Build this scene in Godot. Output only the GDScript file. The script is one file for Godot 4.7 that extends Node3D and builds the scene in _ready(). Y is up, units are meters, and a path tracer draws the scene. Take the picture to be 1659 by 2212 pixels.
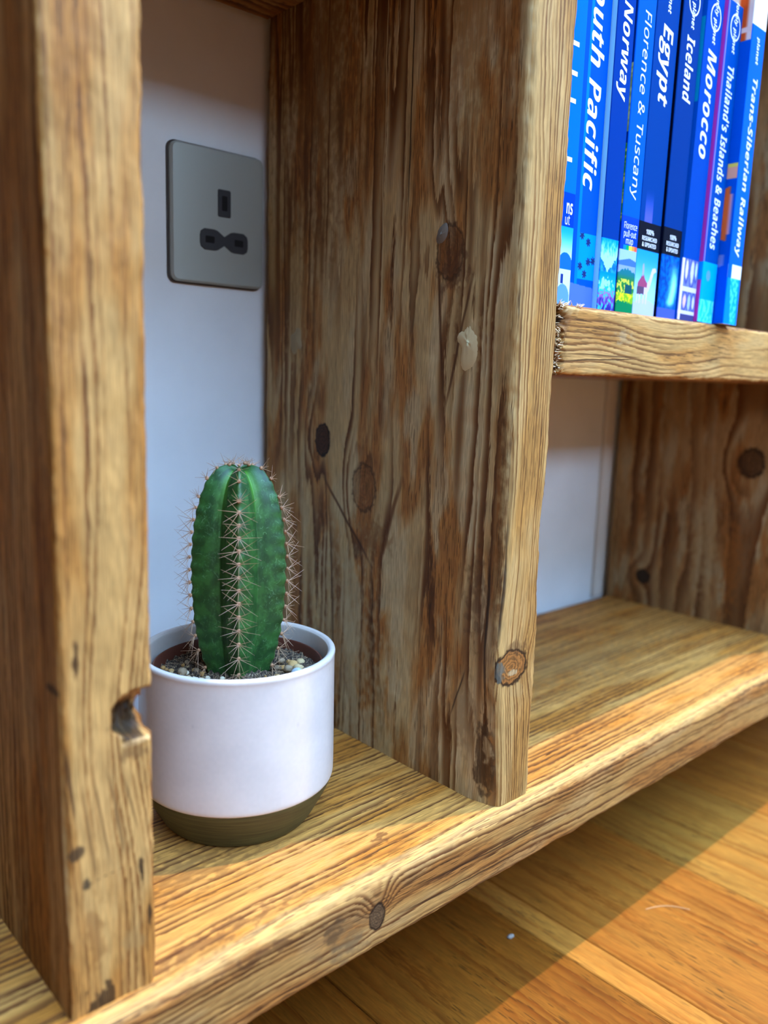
extends Node3D
# A reclaimed-timber bookcase against a white wall: a potted cactus in one bay, guidebooks in the next.
# x runs right along the wall, y up, z out of the wall. y = 0 is the top of the lowest shelf, z = 0 the front of the uprights.

const DEPTH := 0.2266          # depth of the boards
const WALL_Z := -0.2336        # face of the wall behind
const FLOOR_Y := -0.147
const CEIL_Y := 2.3
const BOOK_SHELF_Y := 0.2787

var n_wob := FastNoiseLite.new()
var n_ring := FastNoiseLite.new()
var n_fib := FastNoiseLite.new()
var n_pore := FastNoiseLite.new()
var n_patch := FastNoiseLite.new()
var rng := RandomNumberGenerator.new()
var wood := {}                 # name -> material
var used_names := {}


func _ready() -> void:
	# ---------- camera ----------
	var cam := Camera3D.new()
	cam.name = "camera"
	cam.transform = Transform3D(Basis(Vector3(0.73970587, 0.03066458, 0.67223129), Vector3(0.08755332, 0.98608433, -0.14132274), Vector3(-0.66721034, 0.16339335, 0.72672758)), Vector3(-0.33705449, 0.23788992, 0.27059679))
	cam.near = 0.02
	cam.far = 60.0
	var lens := CameraAttributesPhysical.new()
	lens.frustum_focal_length = 12.0 * 1779.875 / 1106.0
	lens.frustum_focus_distance = 0.445
	lens.frustum_near = 0.02
	lens.frustum_far = 60.0
	lens.exposure_aperture = 3.8
	cam.attributes = lens
	cam.fov = rad_to_deg(2.0 * atan(1106.0 / 1779.875))
	add_child(cam, true)
	cam.current = true

	# ---------- sky, sun, exposure ----------
	var sky_mat := ProceduralSkyMaterial.new()
	sky_mat.sky_top_color = Color(0.54, 0.70, 0.89)
	sky_mat.sky_horizon_color = Color(0.78, 0.86, 0.90)
	sky_mat.sky_curve = 0.2
	sky_mat.ground_bottom_color = Color(0.42, 0.42, 0.36)
	sky_mat.ground_horizon_color = Color(0.55, 0.56, 0.52)
	sky_mat.sky_energy_multiplier = 4.4
	sky_mat.ground_energy_multiplier = 1.0
	var sky := Sky.new()
	sky.sky_material = sky_mat
	var env := Environment.new()
	env.background_mode = Environment.BG_SKY
	env.sky = sky
	env.tonemap_mode = Environment.TONE_MAPPER_LINEAR
	env.tonemap_exposure = 0.74
	env.sdfgi_enabled = true
	env.ssao_enabled = true
	env.ssil_enabled = true
	var we := WorldEnvironment.new()
	we.name = "world_environment"
	we.environment = env
	add_child(we, true)
	var sun := DirectionalLight3D.new()
	sun.name = "sun"
	sun.light_color = Color(1.0, 0.93, 0.82)
	sun.light_energy = 1.7
	sun.light_angular_distance = 0.8
	sun.sky_mode = DirectionalLight3D.SKY_MODE_LIGHT_ONLY
	sun.shadow_enabled = true
	add_child(sun, true)
	sun.look_at_from_position(Vector3(0.378, 1.0, 0.151), Vector3.ZERO, Vector3.FORWARD)

	rng.seed = 7
	setup_noise()
	make_woods()
	build_room()
	build_bookcase()
	build_socket()
	build_planter()
	build_cactus()
	build_books()
	build_floor_bits()


# ------------------------------------------------------------------ naming
func numbered(called: String) -> String:
	if not used_names.has(called):
		used_names[called] = 0
		return called
	used_names[called] += 1
	return "%s_%03d" % [called, used_names[called]]


func thing(called: String, label: String, category: String, at := Vector3.ZERO, group := "") -> Node3D:
	var o := Node3D.new()
	o.name = numbered(called)
	add_child(o, true)
	o.position = at
	o.set_meta("label", label)
	o.set_meta("category", category)
	if group != "":
		o.set_meta("group", group)
	return o


func part(called: String, mesh: Mesh, mat: Material, parent: Node, label := "") -> MeshInstance3D:
	var o := MeshInstance3D.new()
	o.name = called
	o.mesh = mesh
	if mat:
		for k in mesh.get_surface_count():
			o.set_surface_override_material(k, mat)
	parent.add_child(o, true)
	if label != "":
		o.set_meta("label", label)
	return o


func structure(called: String, mesh: Mesh, mat: Material, label := "") -> MeshInstance3D:
	var o := part(called, mesh, mat, self, label)
	o.set_meta("kind", "structure")
	return o


# ------------------------------------------------------------------ noise and textures
func setup_noise() -> void:
	var all := [n_wob, n_ring, n_fib, n_pore, n_patch]
	var oct := [3, 1, 3, 2, 4]
	for k in all.size():
		var n: FastNoiseLite = all[k]
		n.seed = 11 + k * 17
		n.frequency = 1.0
		n.noise_type = FastNoiseLite.TYPE_SIMPLEX
		n.fractal_type = FastNoiseLite.FRACTAL_FBM if oct[k] > 1 else FastNoiseLite.FRACTAL_NONE
		n.fractal_octaves = oct[k]


# One band of rows of a wood texture. Returns [rgb bytes, height bytes].
func wood_band(s: Dictionary, y0: int, y1: int) -> Array:
	var w: int = s.w
	var h: int = s.h
	var wide: float = s.wide
	var long: float = s.long
	var so: float = s.seed
	var period: float = s.period
	var slope: float = s.get("slope", 0.0)
	var wob_a: float = s.get("wob", 0.003)
	var wob_u: float = s.get("wob_u", 16.0)
	var wob_v: float = s.get("wob_v", 3.5)
	var uc: float = s.get("uc", -1.0)
	var depth0: float = s.get("d0", 0.004)
	var rate: float = s.get("rate", 0.0)
	var early: Color = s.early
	var late: Color = s.late
	var alt: Color = s.alt
	var grey: Color = s.grey
	var alt_k: float = s.get("alt_k", 0.8)
	var grey_k: float = s.get("grey_k", 0.5)
	var lo: float = s.get("lo", 0.30)
	var fleck: float = s.get("fleck", 0.50)
	var fib_k: float = s.get("fib", 0.16)
	var jag: float = s.get("jag", 0.12)
	var ring_base: float = s.get("ring", 0.6)
	var uneven: float = s.get("uneven", 0.0)
	var knots: Array = s.get("knots", [])
	var marks: Array = s.get("marks", [])
	var lines: Array = s.get("lines", [])
	var rgb := PackedByteArray()
	var hgt := PackedByteArray()
	rgb.resize((y1 - y0) * w * 3)
	hgt.resize((y1 - y0) * w)
	var at := 0
	var hat := 0
	for y in range(y0, y1):
		var v := (y + 0.5) / h * long
		var near_k := []
		for k in knots:
			if absf(v - k[1]) < k[3] * 5.0:
				near_k.append(k)
		var near_m := []
		for m in marks:
			if absf(v - m[1]) < m[3] * 1.6:
				near_m.append(m)
		var near_l := []
		for l in lines:
			if v >= minf(l[1], l[3]) - 0.001 and v <= maxf(l[1], l[3]) + 0.001:
				var f: float = clampf((v - l[1]) / (l[3] - l[1]), 0.0, 1.0)
				near_l.append([lerpf(l[0], l[2], f) + 0.0012 * n_wob.get_noise_2d(so + l[0] * 900.0, v * 9.0), l[4], l[5], l[6] * clampf(4.0 * minf(f, 1.0 - f) + 0.15, 0.0, 1.0)])
		for x in w:
			var u := (x + 0.5) / w * wide
			var t := u + slope * v + wob_a * n_wob.get_noise_2d(u * wob_u + so, v * wob_v + so)
			if uc >= 0.0:
				t = sqrt((t - uc) * (t - uc) + depth0 * depth0)
			t = t / period - rate * v
			var kq := 99.0
			var kk: Array
			for k in near_k:
				var du: float = (u - k[0]) / k[2]
				var dv: float = (v - k[1]) / k[3]
				var q := du * du + dv * dv
				if q < 25.0:
					t += k[4] * exp(-q * 0.22) + (k[5] * du * exp(-q * 0.3))
					if q < kq:
						kq = q
						kk = k
			var fib := n_fib.get_noise_2d(u * 2600.0 + so, v * 45.0)
			t += jag * fib
			if uneven > 0.0:
				t += uneven * n_ring.get_noise_2d(u * 70.0 + so, v * 2.0)
			var id := floorf(t)
			var fr := t - id
			var prof := smoothstep(lo, 0.86, fr) * (1.0 - smoothstep(0.90, 1.0, fr))
			prof *= clampf(ring_base + 0.95 * n_ring.get_noise_2d(id * 5.3 + so, v * 4.0 + u * 9.0), 0.03, 1.0)
			var pa := n_patch.get_noise_2d(u * 26.0 + so, v * 5.0 - so)
			var pb := n_patch.get_noise_2d(u * 34.0 - so, v * 9.0 + 40.0 + so)
			var c := early.lerp(alt, clampf(pa * 2.2 + 0.25, 0.0, 1.0) * alt_k)
			c = c.lerp(grey, clampf(pb * 2.4, 0.0, 1.0) * grey_k)
			c = c.lerp(late, prof)
			var hh := 0.62 - 0.34 * prof + 0.16 * fib
			c *= 1.0 + fib_k * fib + 0.10 * pb
			var po := n_pore.get_noise_2d(u * 1500.0 + so, v * 26.0 + so)
			if po > fleck:
				var pk := clampf((po - fleck) * 5.0, 0.0, 0.6) * clampf(0.12 + pa * 2.0, 0.0, 1.0)
				c = c.lerp(Color(0.16, 0.10, 0.06), pk)
				hh -= 0.25 * pk
			if kq < 1.6 and kk[6] > 0.0:
				var rq := sqrt(kq) + 0.12 * n_wob.get_noise_2d(u * 170.0 + so, v * 170.0)
				var inside := 1.0 - smoothstep(0.90, 1.10, rq)
				var rr := rq * 4.5
				rr -= floorf(rr)
				var kc: Color = kk[7]
				kc = kc * (0.78 + 0.4 * smoothstep(0.2, 0.8, rr) + 0.25 * fib)
				c = c.lerp(kc, inside * kk[6])
				var rim := exp(-pow((rq - 0.98) / 0.09, 2.0))
				c = c.lerp(Color(0.10, 0.065, 0.04), 0.85 * rim * kk[6])
				hh -= 0.45 * rim * kk[6]
			for m in near_m:
				var du2: float = (u - m[0]) / m[2]
				var dv2: float = (v - m[1]) / m[3]
				var q2: float = sqrt(du2 * du2 + dv2 * dv2) + m[6] * n_patch.get_noise_2d(u * 150.0 + so, v * 90.0)
				var a2: float = m[5] * (1.0 - smoothstep(1.0 - m[7], 1.0, q2))
				if a2 > 0.0:
					c = c.lerp(m[4], a2 * clampf(0.85 + 0.7 * fib, 0.3, 1.0))
			for l in near_l:
				var dl: float = absf(u - l[0]) / l[1]
				if dl < 1.0:
					var al: float = (1.0 - dl * dl) * l[3]
					c = c.lerp(l[2], al)
					hh -= 0.3 * al
			rgb[at] = int(clampf(c.r, 0.0, 1.0) * 255.0)
			rgb[at + 1] = int(clampf(c.g, 0.0, 1.0) * 255.0)
			rgb[at + 2] = int(clampf(c.b, 0.0, 1.0) * 255.0)
			at += 3
			hgt[hat] = int(clampf(hh, 0.0, 1.0) * 255.0)
			hat += 1
	return [rgb, hgt]


func c8(r: int, g: int, b: int) -> Color:
	return Color(r / 255.0, g / 255.0, b / 255.0)


func make_woods() -> void:
	var D := DEPTH
	var base := {"early": c8(186, 152, 108), "late": c8(104, 66, 34), "alt": c8(170, 114, 58), "grey": c8(158, 138, 110)}
	var specs := {}
	# broad inner face of the middle upright; u runs from the wall to the front, v up
	specs["middle_side"] = {"w": 768, "h": 2048, "wide": D, "long": 0.62, "seed": 3.1, "period": 0.0105, "uc": 0.118, "d0": 0.007, "rate": -0.9, "wob": 0.007, "wob_u": 13.0, "wob_v": 2.6, "slope": 0.0,
		"early": c8(196, 172, 134), "late": c8(100, 64, 34), "alt": c8(168, 110, 54), "grey": c8(186, 172, 148), "alt_k": 0.8, "grey_k": 0.8, "lo": 0.15, "fleck": 0.50, "fib": 0.22, "jag": 0.14, "ring": 0.62, "uneven": 0.8,
		"knots": [
			[D - 0.1585, 0.1948, 0.0075, 0.0105, -1.6, 0.9, 1.0, c8(70, 44, 26)],
			[D - 0.1160, 0.1680, 0.0110, 0.0150, -2.6, 0.5, 0.4, c8(112, 70, 36)],
			[D - 0.0500, 0.3050, 0.0100, 0.0150, -1.5, 0.9, 0.45, c8(86, 50, 28)]],
		"marks": [
			[D - 0.104, 0.137, 0.018, 0.016, c8(104, 62, 28), 0.45, 0.5, 0.6],
			[D - 0.03, 0.44, 0.05, 0.10, c8(132, 78, 34), 0.35, 0.6, 0.8],
			[D - 0.17, 0.42, 0.06, 0.13, c8(92, 54, 26), 0.45, 0.6, 0.9],
			[D - 0.008, 0.028, 0.008, 0.026, c8(62, 46, 34), 0.8, 0.4, 0.35],
			[D - 0.006, 0.033, 0.0035, 0.010, c8(186, 172, 146), 0.8, 0.5, 0.5],
			[D - 0.026, 0.050, 0.016, 0.028, c8(140, 118, 92), 0.55, 0.6, 0.7],
			[D - 0.001, 0.36, 0.0090, 0.40, c8(206, 188, 148), 0.75, 0.25, 0.7], [D - 0.046, 0.296, 0.012, 0.016, c8(84, 52, 32), 0.6, 0.8, 0.7], [D - 0.036, 0.262, 0.017, 0.022, c8(190, 170, 132), 0.5, 0.9, 0.6], [D - 0.190, 0.258, 0.014, 0.018, c8(186, 168, 134), 0.5, 0.9, 0.6],
			[D - 0.135, 0.055, 0.055, 0.10, c8(196, 190, 172), 0.55, 0.7, 0.9],
			[D - 0.018, 0.118, 0.010, 0.03, c8(70, 48, 32), 0.45, 0.8, 0.8]],
		"lines": [
			[D - 0.1062, 0.615, D - 0.1048, 0.215, 0.0007, c8(214, 200, 170), 0.8],
			[D - 0.0832, 0.460, D - 0.0845, 0.325, 0.0006, c8(40, 26, 16), 0.9],
			[D - 0.158, 0.172, D - 0.106, 0.119, 0.0020, c8(74, 48, 30), 0.75], [D - 0.082, 0.178, D - 0.101, 0.119, 0.0022, c8(96, 58, 30), 0.75], [D - 0.150, 0.150, D - 0.140, 0.030, 0.0012, c8(70, 50, 36), 0.6],
			[D - 0.022, 0.330, D - 0.026, 0.285, 0.0024, c8(196, 172, 134), 0.5],
			[D - 0.060, 0.305, D - 0.052, 0.235, 0.0012, c8(72, 42, 22), 0.8],
			[D - 0.031, 0.300, D - 0.050, 0.215, 0.0012, c8(72, 42, 22), 0.7],
			[D - 0.012, 0.150, D - 0.008, 0.060, 0.0014, c8(48, 32, 22), 0.8],
			[D - 0.024, 0.075, D - 0.034, 0.045, 0.0007, c8(50, 36, 26), 0.7]]}
	specs["middle_front"] = {"w": 160, "h": 2048, "wide": 0.0325, "long": 0.62, "seed": 8.4, "period": 0.0022, "ring": 0.62, "uneven": 0.3, "wob": 0.0018, "wob_u": 30.0, "wob_v": 5.0, "slope": 0.004, "lo": 0.25, "fleck": 0.50, "grey_k": 0.35,
		"early": c8(198, 166, 116), "late": c8(118, 80, 44), "alt": c8(184, 138, 78), "grey": c8(172, 150, 116), "fib": 0.20,
		"knots": [[0.0125, 0.0816, 0.0112, 0.0100, 0.0, 2.8, 0.9, c8(146, 98, 54)]],
		"marks": [[0.0045, 0.081, 0.0034, 0.006, c8(104, 112, 118), 0.9, 0.6, 0.3], [0.013, 0.078, 0.004, 0.002, c8(205, 190, 165), 0.85, 0.4, 0.4], [0.016, 0.092, 0.008, 0.006, c8(80, 56, 38), 0.5, 0.8, 0.8], [0.016, 0.066, 0.009, 0.006, c8(180, 156, 118), 0.5, 0.9, 0.8]],
		"lines": [[0.0008, 0.17, 0.0015, 0.09, 0.0013, c8(54, 40, 30), 0.8]]}
	specs["left_front"] = {"w": 192, "h": 2048, "wide": 0.0345, "long": 0.62, "seed": 15.7, "period": 0.0024, "wob": 0.0018, "wob_u": 26.0, "wob_v": 3.5, "slope": 0.008, "lo": 0.35, "ring": 0.34, "uneven": 0.4, "jag": 0.28, "fleck": 0.50, "grey_k": 0.3,
		"early": c8(200, 162, 108), "late": c8(122, 80, 42), "alt": c8(180, 124, 62), "grey": c8(166, 136, 96), "fib": 0.20,
		"knots": [[0.0310, 0.106, 0.0130, 0.0210, 3.4, 0.0, 0.0, c8(40, 26, 18)]],
		"marks": [[0.0275, 0.1095, 0.0100, 0.0082, c8(32, 21, 13), 0.96, 0.3, 0.35], [0.0285, 0.1018, 0.0085, 0.0013, c8(228, 196, 156), 0.8, 0.4, 0.3], [0.026, 0.098, 0.0085, 0.004, c8(96, 70, 46), 0.55, 0.6, 0.7],
			[0.0058, 0.1385, 0.0014, 0.0080, c8(52, 34, 20), 0.9, 0.5, 0.6], [0.0035, 0.066, 0.0042, 0.0030, c8(52, 40, 32), 0.8, 0.7, 0.6], [0.0075, 0.0525, 0.0018, 0.0026, c8(46, 40, 36), 0.9, 0.5, 0.5],
			[0.012, 0.004, 0.0070, 0.0060, c8(40, 28, 20), 0.85, 0.8, 0.6], [0.024, 0.022, 0.007, 0.007, c8(168, 138, 96), 0.6, 0.6, 0.6], [0.0285, 0.0500, 0.0012, 0.0085, c8(36, 24, 16), 0.9, 0.5, 0.5], [0.0315, 0.030, 0.0010, 0.008, c8(40, 28, 20), 0.9, 0.5, 0.5], [0.010, 0.031, 0.0055, 0.016, c8(112, 70, 36), 0.4, 0.8, 0.8]],
		"lines": [[0.0075, 0.0520, 0.0210, 0.0535, 0.0008, c8(44, 32, 26), 0.9], [0.0120, 0.245, 0.0130, 0.200, 0.0006, c8(84, 46, 22), 0.9], [0.0110, 0.094, 0.0165, 0.057, 0.0006, c8(66, 42, 24), 0.5], [0.0165, 0.092, 0.0225, 0.058, 0.0007, c8(60, 38, 22), 0.5], [0.0215, 0.090, 0.0265, 0.066, 0.0006, c8(66, 42, 24), 0.5], [0.0065, 0.090, 0.0105, 0.050, 0.0006, c8(78, 50, 28), 0.5], [0.0020, 0.105, 0.0042, 0.078, 0.0008, c8(70, 46, 28), 0.8]]}
	specs["left_side"] = {"w": 512, "h": 1024, "wide": D, "long": 0.62, "seed": 21.3, "period": 0.0036, "ring": 0.5, "uneven": 0.4, "wob": 0.004, "wob_u": 16.0, "wob_v": 3.0, "lo": 0.2, "fleck": 0.50, "grey_k": 0.6, "slope": 0.012, "jag": 0.2,
		"early": c8(158, 118, 72), "late": c8(92, 56, 24), "alt": c8(136, 86, 36), "grey": c8(132, 106, 74), "fib": 0.22,
		"marks": [[D - 0.006, 0.1265, 0.0075, 0.0022, c8(60, 46, 36), 0.85, 0.4, 0.5]],
		"lines": [[D - 0.002, 0.1, D - 0.001, 0.03, 0.0012, c8(190, 160, 120), 0.5]]}
	specs["bottom_top"] = {"w": 768, "h": 2048, "wide": D + 0.006, "long": 1.30, "seed": 31.9, "period": 0.0038, "ring": 0.74, "uneven": 0.3, "wob": 0.0035, "wob_u": 12.0, "wob_v": 2.2, "slope": 0.018, "lo": 0.28, "fleck": 0.50, "grey_k": 0.35, "jag": 0.24,
		"early": c8(206, 152, 84), "late": c8(102, 62, 32), "alt": c8(196, 128, 52), "grey": c8(182, 146, 98), "fib": 0.24,
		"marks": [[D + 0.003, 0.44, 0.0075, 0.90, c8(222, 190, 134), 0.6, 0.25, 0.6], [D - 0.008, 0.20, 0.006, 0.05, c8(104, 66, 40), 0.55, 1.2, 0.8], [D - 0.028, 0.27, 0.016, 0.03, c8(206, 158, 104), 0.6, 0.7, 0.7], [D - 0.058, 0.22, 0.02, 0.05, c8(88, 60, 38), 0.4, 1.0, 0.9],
			[D - 0.035, 0.036, 0.009, 0.007, c8(52, 44, 38), 0.8, 0.7, 0.6], [D - 0.12, 0.62, 0.05, 0.2, c8(150, 122, 86), 0.5, 0.8, 0.8], [D - 0.02, 0.315, 0.004, 0.007, c8(96, 60, 36), 0.7, 1.2, 0.6]],
		"lines": []}
	specs["bottom_front"] = {"w": 128, "h": 2048, "wide": 0.038, "long": 1.30, "seed": 41.2, "period": 0.0030, "wob": 0.0030, "wob_u": 24.0, "wob_v": 4.0, "slope": -0.012, "lo": 0.25, "fleck": 0.50, "grey_k": 0.45,
		"early": c8(182, 144, 92), "late": c8(92, 58, 32), "alt": c8(168, 114, 62), "grey": c8(156, 134, 104), "fib": 0.24, "jag": 0.2,
		"knots": [[0.0204, 0.2895, 0.0066, 0.0050, -2.2, 2.6, 1.0, c8(96, 76, 58)]],
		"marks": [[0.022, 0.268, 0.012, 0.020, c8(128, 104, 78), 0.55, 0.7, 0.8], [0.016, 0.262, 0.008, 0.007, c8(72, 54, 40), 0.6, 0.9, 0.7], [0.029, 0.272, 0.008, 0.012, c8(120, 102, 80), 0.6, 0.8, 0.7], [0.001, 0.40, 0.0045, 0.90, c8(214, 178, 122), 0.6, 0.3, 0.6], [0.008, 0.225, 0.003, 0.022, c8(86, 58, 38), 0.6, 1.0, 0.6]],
		"lines": [[0.016, 0.31, 0.022, 0.44, 0.0007, c8(58, 38, 24), 0.8], [0.026, 0.30, 0.031, 0.40, 0.0007, c8(62, 42, 26), 0.8]]}
	specs["book_front"] = {"w": 128, "h": 1024, "wide": 0.0377, "long": 0.44, "seed": 52.6, "period": 0.0036, "wob": 0.0034, "wob_u": 14.0, "wob_v": 6.0, "slope": 0.015, "lo": 0.3, "fleck": 0.50, "grey_k": 0.35,
		"early": c8(202, 166, 112), "late": c8(126, 88, 52), "alt": c8(188, 138, 78), "grey": c8(182, 160, 126), "fib": 0.2,
		"knots": [[0.006, 0.118, 0.016, 0.022, -2.2, 0.0, 0.0, c8(150, 110, 70)]],
		"marks": [[0.0090, 0.0085, 0.0075, 0.0060, c8(142, 98, 60), 0.7, 0.6, 0.5], [0.0030, 0.010, 0.0030, 0.010, c8(206, 182, 142), 0.7, 0.5, 0.5], [0.019, 0.0012, 0.016, 0.0030, c8(150, 128, 104), 0.8, 1.2, 0.5], [0.015, 0.066, 0.006, 0.012, c8(190, 178, 160), 0.6, 0.7, 0.8], [0.0082, 0.0020, 0.0045, 0.0038, c8(30, 22, 16), 0.95, 0.9, 0.3], [0.0300, 0.0016, 0.0040, 0.0032, c8(28, 20, 15), 0.95, 0.9, 0.3]],
		"lines": [[0.0295, 0.004, 0.027, 0.085, 0.0004, c8(52, 32, 20), 0.9], [0.0265, 0.004, 0.0245, 0.09, 0.0004, c8(70, 44, 26), 0.8]]}
	specs["right_side"] = {"w": 384, "h": 1024, "wide": D, "long": 0.62, "seed": 63.5, "period": 0.016, "wob": 0.009, "wob_u": 12.0, "wob_v": 2.5, "uc": 0.15, "d0": 0.01, "rate": 0.7, "lo": 0.12, "fleck": 0.50, "grey_k": 0.9, "alt_k": 0.7,
		"early": c8(176, 146, 110), "late": c8(104, 68, 38), "alt": c8(150, 98, 48), "grey": c8(168, 154, 132),
		"knots": [[0.045, 0.031, 0.008, 0.007, -1.0, 0.5, 1.0, c8(60, 48, 40)], [0.15, 0.165, 0.012, 0.014, -2.0, 0.5, 0.8, c8(80, 56, 36)]],
		"marks": [[0.14, 0.06, 0.012, 0.06, c8(164, 104, 46), 0.6, 0.5, 0.7], [0.11, 0.08, 0.018, 0.07, c8(186, 172, 144), 0.6, 0.5, 0.7]]}
	specs["plain"] = {"w": 384, "h": 1024, "wide": D, "long": 0.62, "seed": 74.2, "period": 0.008, "wob": 0.006, "wob_u": 14.0, "wob_v": 2.5, "lo": 0.2, "early": c8(170, 128, 80), "late": c8(98, 60, 30), "alt": c8(150, 96, 46), "grey": c8(150, 124, 92)}
	specs["oak"] = {"w": 256, "h": 1024, "wide": 0.137, "long": 1.1, "seed": 85.8, "period": 0.0060, "wob": 0.010, "wob_u": 9.0, "wob_v": 1.4, "uc": 0.05, "d0": 0.02, "rate": 0.5, "lo": 0.1, "fleck": 0.60, "fib": 0.14, "jag": 0.25, "alt_k": 0.5, "grey_k": 0.3,
		"early": c8(176, 108, 46), "late": c8(152, 84, 30), "alt": c8(182, 116, 50), "grey": c8(160, 96, 40)}
	var tasks := []
	for name in specs:
		var s: Dictionary = specs[name]
		for key in base:
			if not s.has(key):
				s[key] = base[key]
		var y := 0
		while y < s.h:
			tasks.append([name, y, mini(y + 256, s.h)])
			y += 256
	var results := []
	results.resize(tasks.size())
	var job := func(i: int) -> void:
		results[i] = wood_band(specs[tasks[i][0]], tasks[i][1], tasks[i][2])
	var id := WorkerThreadPool.add_group_task(job, tasks.size(), -1, true)
	WorkerThreadPool.wait_for_group_task_completion(id)
	for name in specs:
		var s: Dictionary = specs[name]
		var rgb := PackedByteArray()
		var hgt := PackedByteArray()
		for i in tasks.size():
			if tasks[i][0] == name:
				rgb.append_array(results[i][0])
				hgt.append_array(results[i][1])
		var m := StandardMaterial3D.new()
		m.resource_name = name
		m.albedo_texture = ImageTexture.create_from_image(Image.create_from_data(s.w, s.h, false, Image.FORMAT_RGB8, rgb))
		m.albedo_color = Color(0.90, 0.835, 0.715)
		m.roughness = 0.60
		m.metallic_specular = 0.30
		m.heightmap_enabled = true
		m.heightmap_scale = 0.022
		m.heightmap_texture = ImageTexture.create_from_image(Image.create_from_data(s.w, s.h, false, Image.FORMAT_L8, hgt))
		wood[name] = m
	wood["oak"].heightmap_scale = 0.008
	wood["oak"].roughness = 0.42
	wood["left_side"].metallic_specular = 0.12
	wood["left_side"].roughness = 0.75
	wood["oak"].albedo_color = Color(0.86, 0.85, 0.72)


func plain_mat(called: String, color: Color, rough := 0.6, metal := 0.0, spec := 0.5) -> StandardMaterial3D:
	var m := StandardMaterial3D.new()
	m.resource_name = called
	m.albedo_color = color
	m.roughness = rough
	m.metallic = metal
	m.metallic_specular = spec
	return m


func noise_tex(w: int, h: int, f: Callable) -> ImageTexture:
	var im := Image.create(w, h, false, Image.FORMAT_RGB8)
	for y in h:
		for x in w:
			im.set_pixel(x, y, f.call((x + 0.5) / w, (y + 0.5) / h))
	return ImageTexture.create_from_image(im)


# ------------------------------------------------------------------ mesh helpers
# A grid of points as one surface; wraps round when closed. uv comes from uvs.
func grid_surface(mesh: ArrayMesh, pts: PackedVector3Array, uvs: PackedVector2Array, rows: int, cols: int, mat: Material, closed := false, out := Vector3.ZERO, smooth_wrap := false) -> void:
	var nrm := PackedVector3Array()
	nrm.resize(rows * cols)
	for i in rows:
		for j in cols:
			var j0 := j - 1
			var j1 := j + 1
			if smooth_wrap:
				j0 = (j - 1 + cols - 1) % (cols - 1)
				j1 = (j + 1) % (cols - 1)
			else:
				j0 = maxi(j0, 0)
				j1 = mini(j1, cols - 1)
			var a := pts[i * cols + j1] - pts[i * cols + j0]
			var b := pts[mini(i + 1, rows - 1) * cols + j] - pts[maxi(i - 1, 0) * cols + j]
			var n := a.cross(b)
			nrm[i * cols + j] = n.normalized() if n.length() > 1e-14 else Vector3.UP
	var idx := PackedInt32Array()
	for i in rows - 1:
		for j in cols - 1:
			var a := i * cols + j
			idx.append_array(PackedInt32Array([a, a + cols, a + 1, a + 1, a + cols, a + cols + 1]))
	# normals a x b; triangles above run clockwise seen from the side the normals point to
	add_surface(mesh, pts, nrm, uvs, idx, mat)


func add_surface(mesh: ArrayMesh, pts: PackedVector3Array, nrm: PackedVector3Array, uvs: PackedVector2Array, idx: PackedInt32Array, mat: Material, colors := PackedColorArray()) -> void:
	var arr := []
	arr.resize(Mesh.ARRAY_MAX)
	arr[Mesh.ARRAY_VERTEX] = pts
	arr[Mesh.ARRAY_NORMAL] = nrm
	if uvs.size():
		arr[Mesh.ARRAY_TEX_UV] = uvs
	if colors.size():
		arr[Mesh.ARRAY_COLOR] = colors
	arr[Mesh.ARRAY_INDEX] = idx
	mesh.add_surface_from_arrays(Mesh.PRIMITIVE_TRIANGLES, arr)
	if mat:
		mesh.surface_set_material(mesh.get_surface_count() - 1, mat)


# A lathed body: profile of (radius, height) from the outside bottom round to the inside.
func lathe(profile: Array, mat: Material, segs := 96) -> ArrayMesh:
	var mesh := ArrayMesh.new()
	var pts := PackedVector3Array()
	var uvs := PackedVector2Array()
	var along := 0.0
	for i in profile.size():
		var p: Vector2 = profile[i]
		if i > 0:
			along += p.distance_to(profile[i - 1])
		for j in segs + 1:
			var a := -TAU * j / segs
			pts.append(Vector3(cos(a) * p.x, p.y, sin(a) * p.x))
			uvs.append(Vector2(float(j) / segs, along * 10.0))
	grid_surface(mesh, pts, uvs, profile.size(), segs + 1, mat, true, Vector3.ZERO, true)
	return mesh


func smooth_profile(keys: Array, per := 6) -> Array:
	var out := []
	for i in keys.size() - 1:
		var p0: Vector2 = keys[maxi(i - 1, 0)]
		var p1: Vector2 = keys[i]
		var p2: Vector2 = keys[i + 1]
		var p3: Vector2 = keys[mini(i + 2, keys.size() - 1)]
		for k in per:
			out.append(p1.cubic_interpolate(p2, p0, p3, float(k) / per))
	out.append(keys[keys.size() - 1])
	return out


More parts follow.
